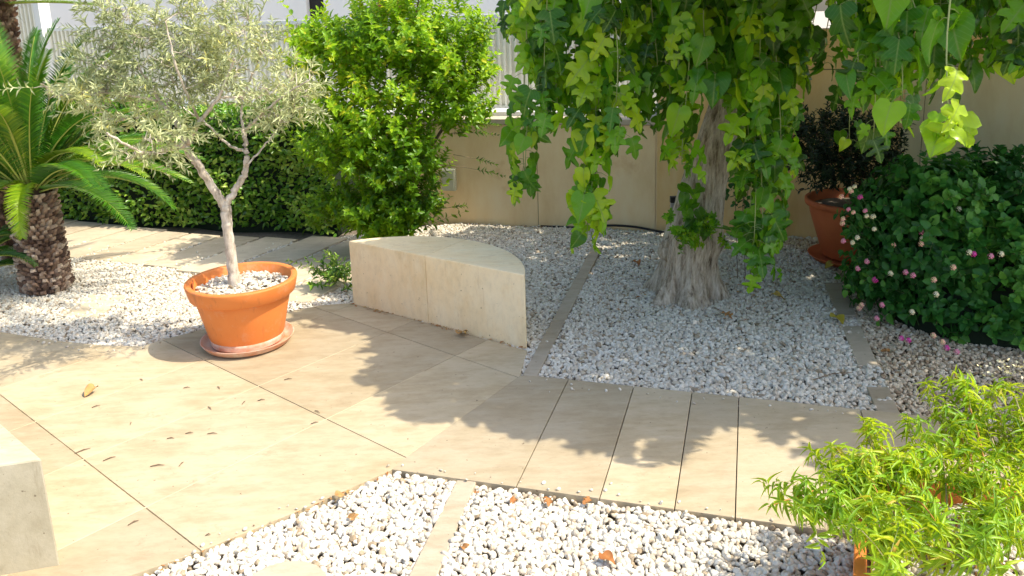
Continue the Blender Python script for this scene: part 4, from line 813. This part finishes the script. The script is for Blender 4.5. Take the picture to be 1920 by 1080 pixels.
for x, y, cn in fl:
    d0 = ray(x, y); o0 = np.array([0, 0, EYE]); A_ = np.array([1.05, .91, 1.01]); oo = (o0-LC)/A_; dd = d0/A_; bq = oo@dd; aq = dd@dd; cq = oo@oo-1; disc = bq*bq-aq*cq
    kk = (-bq-math.sqrt(disc))/aq if disc > 0 else -bq/aq
    p0 = o0+d0*kk; p0[2] = max(p0[2], .05); nn_ = nrm((p0-LC)*[1, 1, .7]+[0, -.35, .5])
    if x < 1665 and y < 530: p0 = at(x, y, 4.62); nn_ = nrm(p0-[2.6, 4.86, .5]+[0, 0, .1]); X = nrm(np.cross(nn_, [0, 0, 1.])); Y_ = np.cross(nn_, X); r_ = .0145+.006*rng.random()+(.004 if cn == 'pink' else 0)
    sm_ = MB().tube([p0-nn_*.16-[0, 0, .05], p0-nn_*.06, p0], [.0013, .0013, .002], 4); b = MB()
    for j in range(18):
        rr_ = r_*math.sqrt((j+.4)/18)*1.1; aa = j*2.4; dq = nrm(nn_*math.sqrt(max(.05, 1-(rr_/r_/1.25)**2))+(X*math.cos(aa)+Y_*math.sin(aa))*(rr_/r_)*.9); c_ = p0+dq*r_
        x2 = nrm(np.cross(dq, [.3, .5, .8])); y2 = np.cross(dq, x2); pv = [c_]+[c_+(x2*math.cos(q_)+y2*math.sin(q_))*.0062*(1 if k_ % 2 else .55) for k_, q_ in enumerate(np.linspace(0, 6.283, 8, endpoint=False))]
        b.add(pv, [(0, k_+1, (k_+1) % 8+1) for k_ in range(8)], min(1, max(0, .9-rr_/r_*.8+.2*rng.normal())))
    sm_.build('stem', M['fstem'], b.build('flower_head', FM[cn], la))
# ================================================================ FOREGROUND PLANTER WITH LEMON SCENTED SHRUB
pa = G(1608, 885, .30); ang = R(-12); e1 = np.array([math.cos(ang), math.sin(ang)]); e2 = (G(1600, 1072, .30)-pa)[:2]; e2 = e2/np.linalg.norm(e2)
zt = .30; c0 = pa[:2]; Wd, Dp = .95, .62
pl = empty('planter', (*(c0+e1*.4+e2*.3), 0), 'rectangular orange terracotta planter under the foreground lemon green plant', 'planter')
def ringq(i, z): return [(*(c0+e1*i+e2*i), z), (*(c0+e1*(Wd-i)+e2*i), z), (*(c0+e1*(Wd-i)+e2*(Dp-i)), z), (*(c0+e1*i+e2*(Dp-i)), z)]
rings = ringq(.04, 0)+ringq(.02, zt-.05)+ringq(0, zt-.05)+ringq(0, zt)+ringq(.035, zt)+ringq(.05, zt-.16)
b = MB(); b.add(rings, [(4*i+j, 4*i+(j+1) % 4, 4*i+4+(j+1) % 4, 4*i+4+j) for i in range(5) for j in range(4)]+[(3, 2, 1, 0), (20, 21, 22, 23)]); b.build('trough', M['terra'], pl, bevel=.004)
n = 1500; uu = .06+(Wd-.12)*rng.random(n); vv = .06+(Dp-.12)*rng.random(n); P = np.column_stack([c0+e1*uu[:, None]+e2*vv[:, None], zt-.07+.006*rng.normal(size=n)])
MB().add([(q_[0], q_[1], zt-.085) for q_ in ringq(.042, 0)], [(0, 1, 2, 3)]).build('potting_soil', M['soil'], pl)
tag(pebbles('planter_gravel', M['pebble'], P, np.full(n, .026)*(.8+.5*rng.random(n)), True), kind='stuff')
lv = empty('lemon_verbena', (*(c0+e1*.45+e2*.3), zt-.07), 'lime green bushy herb with narrow drooping leaves in the right foreground', 'shrub')
tips = []
for x, y, Yd in ((1440, 950, 2.75), (1485, 958, 2.75), (1530, 905, 2.85), (1575, 845, 2.95), (1620, 790, 3.0), (1590, 870, 2.8), (1650, 830, 2.9), (1700, 790, 3.0), (1745, 740, 2.95), (1790, 700, 2.9), (1830, 760, 2.9), (1895, 720, 2.8), (1920, 770, 2.8), (1760, 820, 2.8), (1715, 860, 2.75), 
                 (1850, 890, 2.65), (1900, 870, 2.6), (1560, 960, 2.7), (1880, 950, 2.5), (1610, 1000, 2.55), (1700, 1010, 2.5), (1770, 1000, 2.45), (1900, 1020, 2.4), (1830, 1060, 2.3), (1900, 1070, 2.3), (1660, 1080, 2.4),
                 (1960, 760, 2.8), (1970, 860, 2.6), (1980, 960, 2.5), (1960, 1050, 2.3), (1780, 770, 3.05), (1850, 740, 3.0), (1680, 880, 2.9), (1620, 880, 2.85), (1530, 860, 2.9), (1920, 820, 2.9), (1815, 820, 3.0)):
    while at(x, y, Yd)[2] < .46: Yd -= .02
    tips.append(at(x, y, Yd))
tips = np.array(tips); mid_c = np.array([*(c0+e1*.45+e2*.28), zt-.07])
LP = []; 
for i, tp_ in enumerate(tips):
    rt_ = np.array([*(c0+e1*(.08+(Wd-.16)*np.clip((tp_[0]-c0[0])/1.0, .05, .95))+e2*(.1+.4*rng.random())), zt-.08]); md = rt_*.5+tp_*.5+[0, 0, .10]
    c_ = curve([(*rt_, .0035), (*md, .0028), (*tp_, .0014)], 10); b = MB().tube(c_[:, :3], c_[:, 3], 5, r=.8 if i % 3 else 0); b.build('stem', M['redstem'] if i % 3 == 0 else M['twig'], lv, True)
    m0 = int(len(c_)*.42); Bp = c_[m0::1, :3]; tg = nrm(np.gradient(c_[:, :3], axis=0))[m0::1]; k_ = len(Bp)
    # side shoots and whorls along the upper stem
    ns_ = 5; B = Bp[rng.integers(0, k_, ns_)]; D = rng.normal(size=(ns_, 3))*[.8, .8, .35]+[0, 0, .45]+tg[0]*.4; r1 = sprigs(B, D, .07+.11*rng.random(ns_), 14, 70, False, .35, 1.1, .046, .25, .1, .16, .1)
    B = Bp[0:1]; D = tp_[None]-B; r2 = sprigs(B, D, np.linalg.norm(D, axis=1), 38, 72, False, -.02, 1.2, .053, .24, .0, .15, .1)
    LP.append(r1); LP.append(r2)
P = np.concatenate([q_[0] for q_ in LP]); LD = np.concatenate([q_[1] for q_ in LP]); LN = np.concatenate([q_[2] for q_ in LP]); ln = np.concatenate([q_[3] for q_ in LP]); wd = np.concatenate([q_[4] for q_ in LP])
leaf_obj('foliage', [leaves('', T_DROOP, P, LD, LN, ln, wd, None, rnd=np.clip(shade(P, 9, 51)*.9+.45*np.exp(-(P[:, 2]-.25)/.12)*rng.random(len(P)), 0, 1))], L['verbena'], lv)
stems_mesh('twigs', np.concatenate([q_[5] for q_ in LP]), .0014, M['twig'], lv)
# flower spray at its top right
fp = at(1885, 690, 2.85); b = MB()
for k in range(60):
    o = fp+rng.normal(size=3)*[.05, .03, .012]; x2 = rand_dir(1)[0]*.006; y2 = rand_dir(1)[0]*.006; b.add([o-x2, o-y2, o+x2, o+y2], [(0, 1, 2, 3)], rng.random())
b.build('flower_spray', FM['cream'], lv)
# ================================================================ LITTER
def curled_leaf(name, p, size, label, rot, tone, grp, cat='leaf', flat=.3, tm=None):
    V, F_ = T_FIG[int(rng.integers(0, 5))] if tm is None else tm; v = V.copy(); v[:, 2] = v[:, 2]*.8+.25*np.sin(v[:, 0]*7)*.5+.35*v[:, 0]**2; v[:, 1] -= .5
    c_, s_ = math.cos(rot), math.sin(rot); v = np.stack([v[:, 0]*c_-v[:, 1]*s_, v[:, 0]*s_+v[:, 1]*c_, v[:, 2]-v[:, 2].min()], 1)*size+p
    o = np_mesh(name, v-p, F_, M['dry'], None, np.clip(tone+.1*rng.normal(size=len(v)), 0, 1)); o.location = tuple(p); return tag(o, label, cat, grp)
gl = 'fallen leaves on gravel'
for x, y, s_, lb, tn, z in ((1140, 1052, .075, 'crumpled orange brown leaf on white gravel near the bottom edge', .05, -.005), (962, 942, .045, 'small rust leaf on gravel just below the path edge', .1, -.005), (1028, 945, .05, 'rust brown leaf on gravel second from the path edge kerb', .1, -.005), (1100, 942, .05, 'brown leaf on gravel under the third path slab', .15, -.005),
                        (870, 1030, .05, 'flat ochre leaf on gravel right of the front kerb strip', .2, -.005), (895, 925, .035, 'tiny orange leaf touching the top of the front kerb strip', .1, -.004),
                        (1365, 595, .085, 'curled brown yellow leaf on gravel in front of the tree', .25, -.005), (1460, 562, .10, 'yellow brown leaf on gravel right of the tree trunk', .7, -.005), (1572, 603, .12, 'bright yellow leaf beside the right stone kerb', 1.0, .0), (1195, 497, .08, 'small reddish leaf on gravel left of the trunk', .05, -.005),
                        (1555, 503, .10, 'yellowish leaf on gravel in front of the rear pot', .8, -.005), (868, 628, .10, 'dry tan leaf at the foot of the stone bench front', .5, .002), (170, 739, .09, 'dry curled tan leaf lying alone on the sunny patio', .5, .002),
                        (640, 935, .06, 'tan leaf scrap on gravel by the patio edge', .4, -.004), (660, 972, .06, 'ochre leaf scrap on gravel left of the front kerb strip', .35, -.004), (1660, 660, .06, 'brown leaf on the tan gravel by the lantana', .2, -.004)):
    curled_leaf('fallen_leaf', G(x, y, z), s_*.78, lb, rng.random()*6, tn, gl)
b = MB()
for k in range(250):                                # crumbs of leaf along the foot of the bench and the patio edge
    u = rng.random(); 
    if k < 80: p = np.array([*(BL+(BR-BL)*u-bn*(.006+.035*rng.random()**2)), .004])
    elif k < 130: p = G(*(np.array([300, 1062])+(np.array([720, 890])-np.array([300, 1062]))*u+rng.normal(size=2)*4), -.004)
    elif k > 170: aa = u*6.28; rr2 = .3+.35*rng.random(); p = np.array([1.24+rr2*math.cos(aa), 5.40+rr2*math.sin(aa), .002])
    else: p = np.array([*wp(-.3+1.9*u, -.04-.05*rng.random()), 0.])
    d = rand_dir(1)[0]*[1, 1, .25]*(.006+.016*rng.random()); e = np.cross(d, [0, 0, 1])*.4; b.add([p-d, p-e, p+d, p+e+[0, 0, .003]], [(0, 1, 2, 3)], rng.random()*.6)
tag(b.build('leaf_litter', M['dry']), kind='stuff')
for x, y, a_, s_ in ((295, 873, .1, .05), (393, 765, -.6, .03), (180, 762, .4, .03), (355, 812, .1, .03), (398, 813, 0, .04), (320, 822, 0, .03), (540, 711, .2, .035), (155, 845, .5, .05), (340, 870, 1.3, .02), (245, 794, -1.2, .015), (410, 727, -.7, .025), (457, 755, 1.3, .02), (595, 772, -.5, .03), (250, 980, .6, .03), (590, 793, .3, .03), (205, 860, .5, .04), (265, 712, -.5, .025), (350, 727, .1, .03), (490, 750, .2, .03), (390, 1003, .2, .015)):
    p = G(x, y, .004); d = np.array([math.cos(a_), math.sin(a_)*1.5, 0])*s_*.62; b = MB().tube([-d, d*.1+[0, .004, .003], d], [.0018, .003, .001], 5)
    o = b.build('fallen_twig', M['stem'], None, True); o.location = tuple(p); tag(o, 'short dry twig or shrivelled olive leaf on the sunny patio', 'twig', 'twigs scattered on the patio')
p0, p1 = G(1525, 712, .004), G(1600, 698, .004); tag(MB().tube([p0, (p0+p1)/2+[0, .01, .01], p1], [.003, .003, .0015], 5).build('fallen_twig', M['stem']), 'long thin brown twig on gravel left of the right kerb', 'twig', 'twigs on gravel')
# ================================================================ CAR BEYOND THE SIDE WALL
def car(px, py, D_):
    o0 = at(px, py, D_); o0[2] = -.06
    root = empty('parked_car', o0, 'pale blue grey car parked beyond the side wall glimpsed through leaves', 'car')
    prof = [(-.75, .28), (-.80, .55), (-.72, .80), (-.30, .95), (.35, 1.38), (1.9, 1.42), (2.6, 1.0), (3.25, .92), (3.35, .5), (3.3, .28)]
    # wheel arches cut as notches in the sill line
    low_ = [(3.3, .28)]+[(2.75+.36*math.cos(a), .34+.36*math.sin(a)) for a in np.linspace(0.0, math.pi, 9)]+[(.36*math.cos(a), .34+.36*math.sin(a)) for a in np.linspace(0, math.pi, 9)]
    pr = prof[:-1]+low_; n = len(pr); v = [(o0[0]+x, o0[1]+y, o0[2]+z) for y in (0, 1.7) for x, z in pr]
    MB().add(v, [tuple(range(n)), tuple(range(n, 2*n))[::-1]]+[(i, (i+1) % n, n+(i+1) % n, n+i) for i in range(n)]).build('body', M['car'], root, bevel=.03)
    for xx in (0, 2.75):
        a = np.linspace(0, 6.283, 28, endpoint=False)
        w_ = MB(); v = [(o0[0]+xx+.31*math.cos(t_), o0[1]+y, o0[2]+.34+.31*math.sin(t_)) for y in (-.02, .2) for t_ in a]; w_.add(v, [tuple(range(28)), tuple(range(28, 56))[::-1]]+[(i, (i+1) % 28, 28+(i+1) % 28, 28+i) for i in range(28)])
        wh = w_.build('wheel', M['rubber'], root); w_ = MB(); v = [(o0[0]+xx+.19*math.cos(t_), o0[1]+y, o0[2]+.34+.19*math.sin(t_)) for y in (-.03, -.018) for t_ in a]; w_.add(v, [tuple(range(28)), tuple(range(28, 56))[::-1]]+[(i, (i+1) % 28, 28+(i+1) % 28, 28+i) for i in range(28)]); w_.build('rim', M['steel'], wh)
    wv = [(-.05, .98), (.42, 1.30), (1.0, 1.33), (1.0, .98)], [(1.06, .98), (1.06, 1.33), (1.85, 1.34), (2.35, .98)]
    for q_ in wv: MB().add([(o0[0]+x, o0[1]-.012, o0[2]+z) for x, z in q_], [(0, 1, 2, 3)]).build('window', M['glass'], root)
car(1886, 118, 19.0)
print('objects', len(bpy.data.objects), 'verts', sum(len(m.vertices) for m in bpy.data.meshes))
